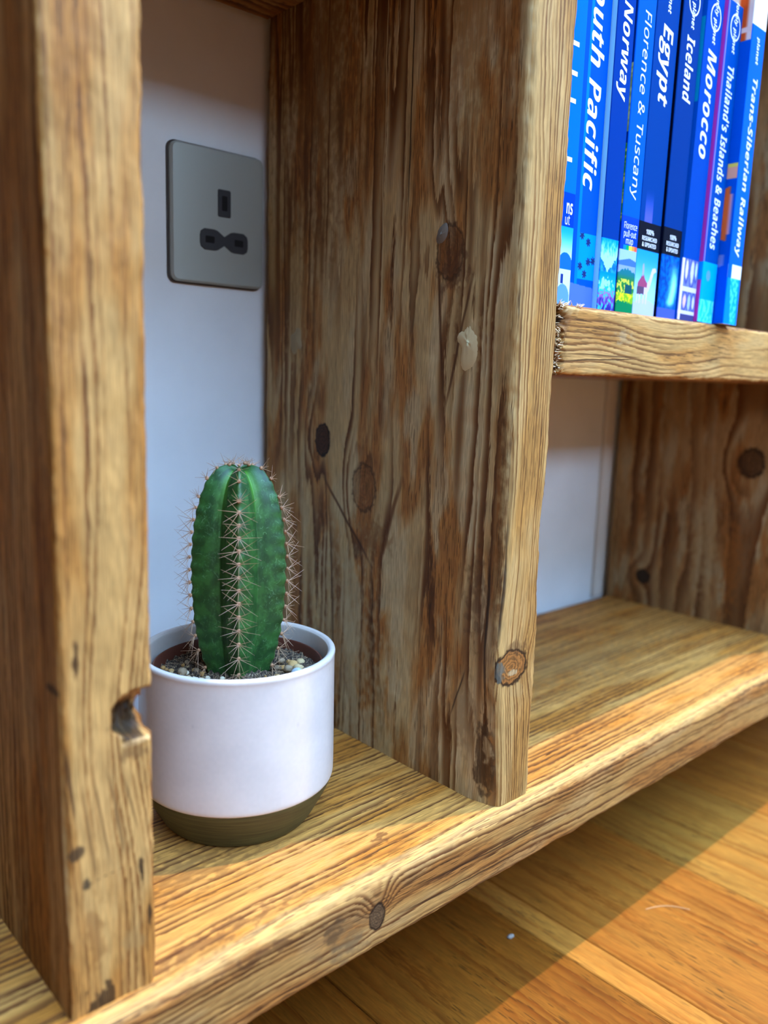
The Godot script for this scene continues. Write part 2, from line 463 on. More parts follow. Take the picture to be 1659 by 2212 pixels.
# A timber board with rounded, slightly battered arrises. Sides: 0 = -b (wide), 1 = +a (narrow), 2 = +b (wide), 3 = -a (narrow).
# org is the low corner, la / aa / ba the axes, L the length, A the width, B the thickness; radii one per arris (-a-b, +a-b, +a+b, -a+b).
func board(org: Vector3, la: Vector3, aa: Vector3, ba: Vector3, L: float, A: float, B: float, radii: Array, rows: int, mats: Array, seed_: float, warp = null, rough := 0.0006, na := 24, nb := 8) -> ArrayMesh:
	var loop := []      # [a, b, u along the side]
	var start := []
	var corners := [Vector2(0, 0), Vector2(A, 0), Vector2(A, B), Vector2(0, B)]
	var cen := []
	for k in 4:
		var r: float = radii[k]
		var c: Vector2 = corners[k]
		cen.append(Vector2(r if c.x == 0.0 else c.x - r, r if c.y == 0.0 else c.y - r))
	var steps := 4
	for side in 4:
		start.append(loop.size())
		var k0: int = side
		var k1: int = (side + 1) % 4
		var base := -PI / 2 + side * PI / 2     # outward angle of this side
		for q in steps + 1:                       # second half of the first arris
			var ang := base - PI / 4 + PI / 4 * q / steps
			loop.append([cen[k0].x + cos(ang) * radii[k0], cen[k0].y + sin(ang) * radii[k0], k0, 1.0 - float(q) / steps])
		var n := na if side % 2 == 0 else nb
		var e0: Vector2 = cen[k0] + Vector2(cos(base), sin(base)) * radii[k0]
		var e1: Vector2 = cen[k1] + Vector2(cos(base), sin(base)) * radii[k1]
		for q in range(1, n):
			var p: Vector2 = e0.lerp(e1, float(q) / n)
			loop.append([p.x, p.y, -1, 0.0])
		for q in steps:                           # first half of the next arris
			var ang := base + PI / 4 * q / steps
			loop.append([cen[k1].x + cos(ang) * radii[k1], cen[k1].y + sin(ang) * radii[k1], k1, float(q) / steps])
	var count := loop.size()
	start.append(count)
	var all := PackedVector3Array()
	all.resize((rows + 1) * count)
	for i in rows + 1:
		var l := L * i / rows
		for j in count:
			var e: Array = loop[j]
			var a: float = e[0]
			var b: float = e[1]
			if e[2] >= 0 and rough > 0.0:
				var k: int = e[2]
				var wear: float = rough * (n_patch.get_noise_2d(l * 22.0 + k * 9.1, seed_) + 0.45 * n_wob.get_noise_2d(l * 110.0 + k * 5.7, seed_) + 0.25) * e[3]
				var dirc: Vector2 = (Vector2(A / 2, B / 2) - corners[k]).sign()
				a += dirc.x * wear
				b += dirc.y * wear
			var p := org + la * l + aa * a + ba * b
			if warp != null:
				p = warp.call(p)
			all[i * count + j] = p
	var mesh := ArrayMesh.new()
	var handed := aa.cross(ba).dot(la) > 0.0
	for side in 4:
		var j0: int = start[side]
		var j1: int = start[side + 1]
		var cols := j1 - j0 + 1
		var pts := PackedVector3Array()
		var nrm := PackedVector3Array()
		var uvs := PackedVector2Array()
		for i in rows + 1:
			for j in range(j0, j1 + 1):
				var jj := j % count
				var p := all[i * count + jj]
				var ta := all[i * count + (jj + 1) % count] - all[i * count + (jj - 1 + count) % count]
				var tb := all[mini(i + 1, rows) * count + jj] - all[maxi(i - 1, 0) * count + jj]
				var n := ta.cross(tb).normalized() * (1.0 if handed else -1.0)
				pts.append(p)
				nrm.append(n)
				var e: Array = loop[jj]
				var u: float = (e[0] / A) if side % 2 == 0 else (e[1] / B)
				uvs.append(Vector2(u, float(i) / rows))
		var idx := PackedInt32Array()
		for i in rows:
			for j in cols - 1:
				var q := i * cols + j
				if handed:
					idx.append_array(PackedInt32Array([q, q + cols, q + 1, q + 1, q + cols, q + cols + 1]))
				else:
					idx.append_array(PackedInt32Array([q, q + 1, q + cols, q + 1, q + cols + 1, q + cols]))
		add_surface(mesh, pts, nrm, uvs, idx, mats[side])
	for end in 2:
		var pts := PackedVector3Array()
		var nrm := PackedVector3Array()
		var uvs := PackedVector2Array()
		var idx := PackedInt32Array()
		var n := la * (1.0 if end == 1 else -1.0)
		var c := Vector3.ZERO
		for j in count:
			var p := all[(rows if end == 1 else 0) * count + j]
			pts.append(p)
			nrm.append(n)
			uvs.append(Vector2(loop[j][0] / A, loop[j][1] / B * 0.05))
			c += p / count
		pts.append(c)
		nrm.append(n)
		uvs.append(Vector2(0.5, 0.025))
		for j in count:
			var j2 := (j + 1) % count
			if (end == 1) == handed:
				idx.append_array(PackedInt32Array([count, j2, j]))
			else:
				idx.append_array(PackedInt32Array([count, j, j2]))
		add_surface(mesh, pts, nrm, uvs, idx, mats[0])
	return mesh


# A box with chamfered edges, flat shaded.
func box(size: Vector3, at := Vector3.ZERO, bevel := 0.0) -> ArrayMesh:
	var st := SurfaceTool.new()
	st.begin(Mesh.PRIMITIVE_TRIANGLES)
	add_box(st, size, at, bevel)
	st.generate_normals()
	return st.commit()


func add_box(st: SurfaceTool, size: Vector3, at: Vector3, bevel := 0.0) -> void:
	st.set_smooth_group(-1)
	var h := size / 2
	var b := minf(bevel, minf(h.x, minf(h.y, h.z)) * 0.9)
	var tris := []
	for ax in 3:
		for s in [-1.0, 1.0]:
			var n := Vector3.ZERO
			n[ax] = s
			var u := Vector3.ZERO
			u[(ax + 1) % 3] = 1.0
			var v := Vector3.ZERO
			v[(ax + 2) % 3] = 1.0
			var hu := h[(ax + 1) % 3] - b
			var hv := h[(ax + 2) % 3] - b
			var c := n * h[ax]
			tris.append([[c - u * hu - v * hv, c + u * hu - v * hv, c + u * hu + v * hv, c - u * hu + v * hv], n])
	if b > 0.0:
		for ax in 3:
			var i1 := (ax + 1) % 3
			var i2 := (ax + 2) % 3
			for s1 in [-1.0, 1.0]:
				for s2 in [-1.0, 1.0]:
					var q := []
					for e in [-1.0, 1.0]:
						var p := Vector3.ZERO
						p[ax] = e * (h[ax] - b)
						var p1 := p
						p1[i1] = s1 * h[i1]
						p1[i2] = s2 * (h[i2] - b)
						var p2 := p
						p2[i1] = s1 * (h[i1] - b)
						p2[i2] = s2 * h[i2]
						if e < 0.0:
							q.append(p1)
							q.append(p2)
						else:
							q.append(p2)
							q.append(p1)
					var n := Vector3.ZERO
					n[i1] = s1
					n[i2] = s2
					tris.append([q, n])
		for sx in [-1.0, 1.0]:
			for sy in [-1.0, 1.0]:
				for sz in [-1.0, 1.0]:
					var s3 := Vector3(sx, sy, sz)
					var q := []
					for ax in 3:
						var p := Vector3.ZERO
						for k in 3:
							p[k] = s3[k] * (h[k] if k == ax else h[k] - b)
						q.append(p)
					tris.append([q, s3])
	for t in tris:
		var q: Array = t[0]
		var n: Vector3 = t[1]
		if ((q[1] - q[0]) as Vector3).cross(q[2] - q[0]).dot(n) > 0.0:
			q.reverse()
		for k in range(1, q.size() - 1):
			for p in [q[0], q[k], q[k + 1]]:
				st.set_uv(Vector2(p[0], p[1]) * 5.0)
				st.add_vertex(at + p)


# A thin tapered rod.
func add_rod(st: SurfaceTool, a: Vector3, b: Vector3, r0: float, r1: float, sides := 4) -> void:
	var d := (b - a).normalized()
	var u := d.cross(Vector3.UP if absf(d.y) < 0.9 else Vector3.RIGHT).normalized()
	var v := d.cross(u)
	st.set_smooth_group(-1)
	for k in sides:
		var a0 := TAU * k / sides
		var a1 := TAU * (k + 1) / sides
		var o0 := u * cos(a0) + v * sin(a0)
		var o1 := u * cos(a1) + v * sin(a1)
		var q := [a + o0 * r0, a + o1 * r0, b + o1 * r1, b + o0 * r1]
		for p in [q[0], q[1], q[2], q[0], q[2], q[3]]:
			st.add_vertex(p)


# A flat shape (points in x, y) thickened along z from z0 to z1, with a small bevel on the front edge.
func plate(poly: PackedVector2Array, z0: float, z1: float, bevel: float) -> ArrayMesh:
	var st := SurfaceTool.new()
	st.begin(Mesh.PRIMITIVE_TRIANGLES)
	var n := poly.size()
	if Geometry2D.is_polygon_clockwise(poly):
		poly.reverse()
	var inner := PackedVector2Array()
	for i in n:
		var a := (poly[i] - poly[(i - 1 + n) % n]).normalized()
		var b := (poly[(i + 1) % n] - poly[i]).normalized()
		var nn := Vector2(-(a.y + b.y), a.x + b.x).normalized()
		inner.append(poly[i] + nn * bevel)
	st.set_smooth_group(-1)
	for i in n:
		var j := (i + 1) % n
		var p := Vector3(poly[i].x, poly[i].y, z0)
		var q := Vector3(poly[j].x, poly[j].y, z0)
		var p1 := Vector3(poly[i].x, poly[i].y, z1 - bevel)
		var q1 := Vector3(poly[j].x, poly[j].y, z1 - bevel)
		var p2 := Vector3(inner[i].x, inner[i].y, z1)
		var q2 := Vector3(inner[j].x, inner[j].y, z1)
		for t in [p, q1, q, p, p1, q1, p1, q2, q1, p1, p2, q2]:
			st.add_vertex(t)
	var tri := Geometry2D.triangulate_polygon(inner)
	for k in range(0, tri.size(), 3):
		var a := inner[tri[k]]
		var b := inner[tri[k + 1]]
		var c := inner[tri[k + 2]]
		if (b - a).cross(c - a) > 0.0:
			var s := b
			b = c
			c = s
		for p in [a, b, c]:
			st.add_vertex(Vector3(p.x, p.y, z1))
	st.generate_normals()
	return st.commit()


func rounded_rect(x0: float, y0: float, x1: float, y1: float, r: float, steps := 5) -> PackedVector2Array:
	var out := PackedVector2Array()
	var c := [Vector2(x1 - r, y0 + r), Vector2(x1 - r, y1 - r), Vector2(x0 + r, y1 - r), Vector2(x0 + r, y0 + r)]
	for k in 4:
		for q in steps + 1:
			var a := -PI / 2 + k * PI / 2 + PI / 2 * q / steps
			out.append(c[k] + Vector2(cos(a), sin(a)) * r)
	return out


# An irregular pebble.
func pebble_mesh(seed_: float, stretch: Vector3) -> ArrayMesh:
	var mesh := ArrayMesh.new()
	var pts := PackedVector3Array()
	var uvs := PackedVector2Array()
	for i in 9:
		var th := PI * i / 8
		for j in 13:
			var ph := -TAU * j / 12
			var d := Vector3(sin(th) * cos(ph), -cos(th), sin(th) * sin(ph))
			var r := 1.0 + 0.28 * n_wob.get_noise_3d(d.x * 0.9 + seed_, d.y * 0.9, d.z * 0.9 - seed_)
			pts.append(d * r * stretch)
			uvs.append(Vector2(float(j) / 12, float(i) / 8))
	grid_surface(mesh, pts, uvs, 9, 13, null, true, Vector3.ZERO, true)
	return mesh


# ------------------------------------------------------------------ the room
func build_room() -> void:
	var wall_mat := StandardMaterial3D.new()
	wall_mat.resource_name = "painted_plaster"
	wall_mat.roughness = 0.75
	wall_mat.albedo_texture = noise_tex(256, 256, func(x, y):
		var k := 0.86 + 0.02 * n_patch.get_noise_2d(x * 6.0, y * 6.0)
		return Color(k, k * 0.995, k * 0.985))
	wall_mat.uv1_triplanar = true
	wall_mat.uv1_world_triplanar = true
	wall_mat.uv1_scale = Vector3(2, 2, 2)
	var white := plain_mat("warm_emulsion", c8(136, 116, 94), 0.8)
	var x0 := -2.2
	var x1 := 2.8
	var z1 := 3.2
	var t := 0.15
	structure("wall_back", box(Vector3(x1 - x0 + 2 * t, CEIL_Y - FLOOR_Y + 0.3, t), Vector3((x0 + x1) / 2, (CEIL_Y + FLOOR_Y) / 2, WALL_Z - t / 2)), wall_mat, "white painted plaster wall behind the bookcase")
	structure("wall_left", box(Vector3(t, CEIL_Y - FLOOR_Y, z1 - WALL_Z), Vector3(x0 - t / 2, (CEIL_Y + FLOOR_Y) / 2, (z1 + WALL_Z) / 2)), white)
	structure("wall_right", box(Vector3(t, CEIL_Y - FLOOR_Y, z1 - WALL_Z), Vector3(x1 + t / 2, (CEIL_Y + FLOOR_Y) / 2, (z1 + WALL_Z) / 2)), white)
	# front wall with a wide high window (out of the picture)
	var h := CEIL_Y - FLOOR_Y
	var wy0 := 1.20 - FLOOR_Y
	var wy1 := 1.66 - FLOOR_Y
	var fw := SurfaceTool.new()
	fw.begin(Mesh.PRIMITIVE_TRIANGLES)
	add_box(fw, Vector3(0.3, h, t), Vector3(x0 + 0.15, FLOOR_Y + h / 2, z1 + t / 2))
	add_box(fw, Vector3(0.3, h, t), Vector3(x1 - 0.15, FLOOR_Y + h / 2, z1 + t / 2))
	add_box(fw, Vector3(x1 - x0 - 0.6, wy0, t), Vector3((x0 + x1) / 2, FLOOR_Y + wy0 / 2, z1 + t / 2))
	add_box(fw, Vector3(x1 - x0 - 0.6, h - wy1, t), Vector3((x0 + x1) / 2, FLOOR_Y + (h + wy1) / 2, z1 + t / 2))
	fw.generate_normals()
	structure("wall_front", fw.commit(), white)
	# ceiling with a large roof light
	var st := SurfaceTool.new()
	st.begin(Mesh.PRIMITIVE_TRIANGLES)
	var sx0 := -1.1
	var sx1 := 2.3
	var sz0 := 0.1
	var sz1 := 2.8
	add_box(st, Vector3(sx0 - x0 + t, t, z1 - WALL_Z + 2 * t), Vector3((x0 - t + sx0) / 2, CEIL_Y + t / 2, (z1 + WALL_Z) / 2))
	add_box(st, Vector3(x1 + t - sx1, t, z1 - WALL_Z + 2 * t), Vector3((x1 + t + sx1) / 2, CEIL_Y + t / 2, (z1 + WALL_Z) / 2))
	add_box(st, Vector3(sx1 - sx0, t, sz0 - WALL_Z + t), Vector3((sx0 + sx1) / 2, CEIL_Y + t / 2, (sz0 + WALL_Z - t) / 2))
	add_box(st, Vector3(sx1 - sx0, t, z1 + t - sz1), Vector3((sx0 + sx1) / 2, CEIL_Y + t / 2, (z1 + t + sz1) / 2))
	st.generate_normals()
	structure("ceiling", st.commit(), white)
	# a painted upright batten at the far side of the right-hand bay
	structure("trim_1", box(Vector3(0.016, 0.60, 0.005), Vector3(0.452, 0.30, WALL_Z + 0.0025), 0.001), plain_mat("painted_batten", c8(206, 196, 184), 0.6), "narrow painted batten on the wall beside the far upright")
	# floor: oak planks running away from the wall
	var sub := plain_mat("subfloor", c8(60, 40, 24), 0.9)
	var fl := structure("floor", box(Vector3(x1 - x0 + 2 * t, 0.05, z1 - WALL_Z + 2 * t), Vector3((x0 + x1) / 2, FLOOR_Y - 0.0255 - 0.012, (z1 + WALL_Z) / 2)), sub, "orange oiled oak plank floor")
	var edges := [0.1015, 0.1265, 0.2620]
	while edges[edges.size() - 1] < x1:
		edges.append(edges[edges.size() - 1] + 0.137)
	edges.append(x1)
	while edges[0] > x0:
		edges.push_front(edges[0] - 0.137)
	var k := 0
	for i in edges.size() - 1:
		var w: float = edges[i + 1] - edges[i]
		if w < 0.01:
			continue
		var z := WALL_Z
		var first := 0.35 + 0.9 * fmod(k * 0.618, 1.0)
		if edges[i] > -0.2 and edges[i] < 0.6:
			first = 1.0
		while z < z1:
			var len: float = minf(first, z1 - z)
			first = 1.1
			var pm := plank_mesh(w - 0.0006, 0.012, len - 0.0006, fmod(k * 0.37, 1.0), k)
			var m: StandardMaterial3D = wood["oak"].duplicate()
			var tone := 0.93 + 0.14 * fmod(k * 0.754 + 0.2, 1.0)
			var tint := Color(tone, tone * 0.99, tone * 0.98)
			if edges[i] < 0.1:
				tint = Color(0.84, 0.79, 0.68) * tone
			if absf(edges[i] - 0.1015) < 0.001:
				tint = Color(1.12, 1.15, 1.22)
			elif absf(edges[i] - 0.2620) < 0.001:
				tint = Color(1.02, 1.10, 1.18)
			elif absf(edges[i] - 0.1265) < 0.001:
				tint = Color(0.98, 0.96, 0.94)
			m.albedo_color = m.albedo_color * tint
			var p := part("plank", pm, m, fl)
			p.position = Vector3(edges[i] + w / 2, FLOOR_Y - 0.006, z + len / 2)
			z += len
			k += 1


func plank_mesh(w: float, t: float, len: float, shift: float, k: int) -> ArrayMesh:
	# top with eased long edges, then sides
	var st := SurfaceTool.new()
	st.begin(Mesh.PRIMITIVE_TRIANGLES)
	var b := 0.0007
	var xs := [-w / 2, -w / 2 + b, w / 2 - b, w / 2]
	var ys := [t / 2 - b, t / 2, t / 2, t / 2 - b]
	st.set_smooth_group(-1)
	for i in 3:
		var q := [Vector3(xs[i], ys[i], -len / 2), Vector3(xs[i + 1], ys[i + 1], -len / 2), Vector3(xs[i + 1], ys[i + 1], len / 2), Vector3(xs[i], ys[i], len / 2)]
		for j in [0, 1, 2, 0, 2, 3]:
			var p: Vector3 = q[j]
			st.set_uv(Vector2((p.x + w / 2) / 0.137 + shift * 0.0, (p.z + len / 2) / 1.1 + shift))
			st.add_vertex(p)
	for s in [-1.0, 1.0]:
		var q := [Vector3(s * w / 2, -t / 2, -len / 2), Vector3(s * w / 2, t / 2 - b, -len / 2), Vector3(s * w / 2, t / 2 - b, len / 2), Vector3(s * w / 2, -t / 2, len / 2)]
		if s < 0:
			q.reverse()
		for j in [0, 2, 1, 0, 3, 2]:
			st.set_uv(Vector2(0.1, 0.1))
			st.add_vertex(q[j])
	st.generate_normals()
	return st.commit()


# ------------------------------------------------------------------ the bookcase
func build_bookcase() -> void:
	var D := DEPTH
	var o := thing("bookcase", "rustic open bookcase of thick reclaimed timber boards fixed along the white wall", "bookcase", Vector3.ZERO)
	var X := Vector3.RIGHT
	var Y := Vector3.UP
	var Z := Vector3.BACK
	# uprights: length up, width along z, thickness along x -> sides: 0 = -x, 1 = front, 2 = +x, 3 = back
	var H := 0.62
	var left_warp := func(p: Vector3) -> Vector3:
		# broken-out knot hole on the right front arris
		var e := p - Vector3(-0.2020, 0.1105, 0.0010)
		var ry := 0.0105 if e.y > 0.0 else 0.0078
		var lean := e.x * -0.35 if e.y > 0.0 else 0.0
		var q := Vector3(e.x / 0.0165, (e.y - lean * 0.5) / ry, e.z / 0.0125)
		var d := q.length()
		if d < 1.0:
			var deep := 0.0095 * sqrt(1.0 - d * d) * (1.0 + 0.25 * n_wob.get_noise_3d(p.x * 260.0, p.y * 260.0, p.z * 260.0))
			p += Vector3(-0.26, 0.0, -0.96) * deep
		p.z += 0.0004 * n_patch.get_noise_2d(p.y * 30.0, p.x * 60.0)
		return p
	var left := board(Vector3(-0.2365, 0, -D), Y, Z, X, H, D, 0.0345, [0.003, 0.0022, 0.0030, 0.003], 560, [wood["left_side"], wood["left_front"], wood["plain"], wood["plain"]], 1.3, left_warp, 0.0005, 30, 26)
	part("upright", left, null, o, "left upright with a broken knot hole in its front edge")
	var mid_warp := func(p: Vector3) -> Vector3:
		var k := smoothstep(0.03, 0.0, absf(p.x)) * smoothstep(-0.02, 0.0, p.z)
		# waney arris: bulges left near y 0.08, runs in at the foot and at the very top leans out
		p.x += k * (-0.0040 * exp(-pow((p.y - 0.088) / 0.030, 2.0)) + 0.0036 * exp(-pow(p.y / 0.030, 2.0)) - 0.0022 * smoothstep(0.33, 0.42, p.y))
		var k2 := smoothstep(0.0, 0.03, p.x)
		p.x += k2 * (0.0012 * smoothstep(0.26, 0.42, p.y) - 0.0022 * exp(-pow((p.y - 0.15) / 0.035, 2.0)))
		p.x += 0.0005 * n_patch.get_noise_2d(p.y * 26.0, p.z * 30.0 + 3.0)
		return p
	var mid := board(Vector3(0, 0, -D), Y, Z, X, H, D, 0.0325, [0.004, 0.0046, 0.0028, 0.003], 320, [wood["middle_side"], wood["middle_front"], wood["plain"], wood["plain"]], 4.7, mid_warp, 0.0006, 40, 14)
	var mid_part := part("upright", mid, null, o, "middle upright, worn and knotty with pale filler patches")
	var right := board(Vector3(0.4636, 0, -D), Y, Z, X, H, D, 0.034, [0.003, 0.003, 0.003, 0.003], 60, [wood["right_side"], wood["middle_front"], wood["plain"], wood["plain"]], 9.2, null, 0.0006)
	part("upright", right, null, o)
	var far := board(Vector3(0.880, 0, -D), Y, Z, X, H, D, 0.034, [0.003, 0.003, 0.003, 0.003], 40, [wood["right_side"], wood["middle_front"], wood["plain"], wood["plain"]], 11.2, null, 0.0006)
	part("upright", far, null, o)
	# the unit goes on to the left, out of the picture
	var end_up := board(Vector3(-0.66, 0, -D), Y, Z, X, H, D, 0.034, [0.003, 0.003, 0.003, 0.003], 40, [wood["plain"], wood["middle_front"], wood["plain"], wood["plain"]], 12.2, null, 0.0006)
	part("upright", end_up, null, o)
	for y in [0.0, H + 0.038]:
		var more := board(Vector3(-0.68, y, -D), X, Z, -Y, 0.2995, D + 0.004, 0.038, [0.003, 0.006, 0.003, 0.003], 30, [wood["plain"], wood["plain"], wood["plain"], wood["plain"]], 14.0 + y)
		part("shelf", more, null, o)
	# shelves: length along x, width along z, thickness along y (ba = -y keeps the top as side 0)
	var bot_warp := func(p: Vector3) -> Vector3:
		if p.z > -0.02:
			p.z += 0.0006 * n_patch.get_noise_2d(p.x * 12.0, 5.0) + 0.0035 * smoothstep(-0.14, -0.22, p.x)
			p.y += 0.0003 * n_patch.get_noise_2d(p.x * 26.0, p.z * 200.0)
		return p
	var bottom := board(Vector3(-0.38, 0.0, -D), X, Z, -Y, 1.30, D + 0.006, 0.038, [0.003, 0.0080, 0.0026, 0.003], 420, [wood["bottom_top"], wood["bottom_front"], wood["plain"], wood["plain"]], 13.1, bot_warp, 0.0004, 40, 16)
	part("shelf", bottom, null, o, "lowest shelf board with a sunlit rounded front edge")
	var ragged := func(p: Vector3) -> Vector3:
		var e := smoothstep(0.0445, 0.0345, p.x)
		if e > 0.0 and p.z > -0.03:
			var n := n_wob.get_noise_2d(p.y * 520.0, p.x * 300.0 + 8.0) + 0.6 * n_wob.get_noise_2d(p.y * 1500.0, p.x * 900.0)
			var hole := exp(-pow((p.y - 0.2705) / 0.0035, 2.0)) + exp(-pow((p.y - 0.2485) / 0.003, 2.0))
			p.z -= e * e * clampf(0.0026 + 0.004 * n + 0.006 * hole, 0.0, 0.012)
			p.x += e * e * clampf(0.0012 + 0.0025 * n, -0.001, 0.004)
		return p
	var bs := board(Vector3(0.0325, BOOK_SHELF_Y, -D), X, Z, -Y, 0.4305, D, 0.0377, [0.002, 0.0028, 0.0028, 0.003], 420, [wood["plain"], wood["book_front"], wood["plain"], wood["plain"]], 17.9, ragged, 0.0006, 20, 34)
	part("shelf", bs, null, o, "shelf board under the guidebooks with a splintered left end")
	var top := board(Vector3(-0.2022, 0.468 + 0.036, -D), X, Z, -Y, 0.2010, D, 0.036, [0.002, 0.002, 0.002, 0.0025], 40, [wood["plain"], wood["book_front"], wood["plain"], wood["plain"]], 23.0)
	part("shelf", top, null, o, "dark underside of the upper shelf above the wall socket")
	var cap := board(Vector3(-0.38, H + 0.038, -D), X, Z, -Y, 1.30, D + 0.004, 0.038, [0.003, 0.004, 0.003, 0.003], 40, [wood["plain"], wood["bottom_front"], wood["plain"], wood["plain"]], 27.0)
	part("top_board", cap, null, o)
	for x in [-0.64, -0.22, 0.016, 0.48, 0.89]:
		var foot := board(Vector3(x - 0.025, FLOOR_Y, -0.215), Y, Z, X, -0.038 - FLOOR_Y, 0.05, 0.05, [0.003, 0.003, 0.003, 0.003], 8, [wood["plain"], wood["plain"], wood["plain"], wood["plain"]], 31.0)
		part("foot", foot, null, o)
	# repairs and hardware in the middle upright
	var filler := plain_mat("filler", c8(200, 176, 128), 0.8)
	var fm := blob_disc(0.0080, 0.0125, 0.0008, 3.3)
	var f1 := part("filler_patch", fm, filler, mid_part, "pale wood filler patch near the front edge")
	f1.transform = Transform3D(Basis(Vector3.BACK, Vector3.UP, Vector3.LEFT), Vector3(-0.0002, 0.2570, -0.0335))
	var f2 := part("filler_patch", blob_disc(0.0070, 0.0090, 0.0009, 6.1), plain_mat("old_filler", c8(150, 130, 96), 0.8), mid_part, "older filler patch near the wall")
	f2.transform = Transform3D(Basis(Vector3.BACK, Vector3.UP, Vector3.LEFT), Vector3(-0.0002, 0.2595, -0.1893))
	var nail := part("nail_head", blob_disc(0.0040, 0.0060, 0.0008, 9.7, 0.06), plain_mat("iron_nail", c8(110, 98, 84), 0.7), mid_part, "grey iron nail head set in the dark knot")
	nail.transform = Transform3D(Basis(Vector3.BACK, Vector3.UP, Vector3.LEFT).rotated(Vector3.RIGHT, 0.55), Vector3(-0.0003, 0.3152, -0.0566))
	# pale splinters on the broken shelf end
	var st := SurfaceTool.new()
	st.begin(Mesh.PRIMITIVE_TRIANGLES)
	for k in 46:
		var x := 0.0345 + 0.021 * pow(rng.randf(), 1.6)
		var p := Vector3(x, BOOK_SHELF_Y + rng.randf_range(-0.0022, 0.0002), rng.randf_range(-0.0035, -0.0005))
		var d := Vector3(rng.randf_range(-0.4, 1.0), rng.randf_range(0.05, 0.7), rng.randf_range(-0.1, 0.5)).normalized()
		add_rod(st, p, p + d * rng.randf_range(0.0012, 0.0042), rng.randf_range(0.0003, 0.0006), 0.00008, 4)
	for k in 60:
		var y := rng.randf_range(0.243, 0.276)
		var p := Vector3(rng.randf_range(0.0338, 0.0385), y, rng.randf_range(-0.006, -0.0012))
		var d := Vector3(rng.randf_range(0.0, 1.0), rng.randf_range(-0.5, 0.6), rng.randf_range(0.1, 0.7)).normalized()
		add_rod(st, p, p + d * rng.randf_range(0.001, 0.0032), rng.randf_range(0.0003, 0.0006), 0.0001, 4)
	st.generate_normals()
	var sp := part("splinters", st.commit(), plain_mat("raw_splinter", c8(214, 186, 146), 0.8), o, "pale raw splinters at the broken shelf end")
	sp.set_meta("kind", "stuff")


# A shallow irregular lens in the xy plane, bulging along +z.
func blob_disc(rx: float, ry: float, high: float, seed_: float, uneven := 0.30) -> ArrayMesh:
	var mesh := ArrayMesh.new()
	var pts := PackedVector3Array()
	var uvs := PackedVector2Array()
	var rows := 7
	for i in rows:
		var f := 1.0 - float(i) / (rows - 1)
		for j in 33:
			var a := TAU * j / 32
			var r := 1.0 + uneven * n_ring.get_noise_2d(cos(a) * 0.6 + seed_, sin(a) * 0.6 + seed_) + 0.05 * n_wob.get_noise_2d(cos(a) * 5.0 + seed_, sin(a) * 5.0)
			var z := high * pow(1.0 - f * f, 0.5) * (1.0 + 0.3 * n_wob.get_noise_2d(f * cos(a) * 3.0 + seed_, f * sin(a) * 3.0)) - 0.0006 * f
			pts.append(Vector3(cos(a) * rx * r * f, sin(a) * ry * r * f, z))
			uvs.append(Vector2(0.5 + 0.5 * cos(a) * f, 0.5 + 0.5 * sin(a) * f))
	grid_surface(mesh, pts, uvs, rows, 33, null, true, Vector3.ZERO, true)
	return mesh


# ------------------------------------------------------------------ wall socket
func build_socket() -> void:
	var o := thing("wall_socket", "brushed steel wall socket on the white wall above the cactus", "socket", Vector3(-0.0705, 0.2945, WALL_Z))
	var steel := StandardMaterial3D.new()
	steel.resource_name = "brushed_steel"
	steel.albedo_color = c8(176, 178, 168)
	steel.metallic = 0.5
	steel.roughness = 0.38
	var pl := part("plate", plate(rounded_rect(0.0, 0.0, 0.0700, 0.0860, 0.005, 6), 0.0, 0.0055, 0.0012), steel, o)
	var edge := plain_mat("plate_gasket", c8(60, 50, 42), 0.6)
	part("gasket", plate(rounded_rect(-0.0010, -0.0010, 0.0702, 0.0870, 0.0055, 6), 0.0, 0.0022, 0.0003), edge, o)
	var black := plain_mat("black_plastic", c8(44, 44, 46), 0.45)
	var hole := plain_mat("slot_dark", c8(6, 6, 7), 0.9)
	var c := Vector2(0.0385, 0.0400)
	var e := part("earth_insert", plate(rounded_rect(c.x - 0.0050, c.y + 0.0040, c.x + 0.0050, c.y + 0.0215, 0.0012, 3), 0.004, 0.0060, 0.0004), black, pl)
	part("pin_slot", plate(rounded_rect(c.x - 0.0021, c.y + 0.0080, c.x + 0.0021, c.y + 0.0175, 0.0006, 2), 0.005, 0.0061, 0.00005), hole, o)
	var bow := PackedVector2Array()
	for s in [[-1.0, -1.0], [-1.0, 1.0], [1.0, 1.0], [1.0, -1.0]]:
		pass
	var half := [Vector2(0.0, -0.0030), Vector2(0.0050, -0.0062), Vector2(0.0075, -0.0068), Vector2(0.0150, -0.0068), Vector2(0.0178, -0.0050), Vector2(0.0185, -0.0025), Vector2(0.0185, 0.0025), Vector2(0.0178, 0.0050), Vector2(0.0150, 0.0068), Vector2(0.0075, 0.0068), Vector2(0.0050, 0.0062), Vector2(0.0, 0.0030)]
	var cc := c + Vector2(0, -0.0115)
	for p in half:
		bow.append(cc + p)
	for i in range(half.size() - 2, 0, -1):
		bow.append(cc + Vector2(-half[i].x, half[i].y))
	part("live_neutral_insert", plate(bow, 0.004, 0.0060, 0.0004), black, pl)
	for s in [-1.0, 1.0]:
		part("pin_slot", plate(rounded_rect(cc.x + s * 0.0111 - 0.0034, cc.y - 0.0022, cc.x + s * 0.0111 + 0.0034, cc.y + 0.0022, 0.0006, 2), 0.005, 0.0061, 0.00005), hole, o)


# ------------------------------------------------------------------ ceramic planter
const POT := Vector3(-0.1072, 0.0, -0.0915)

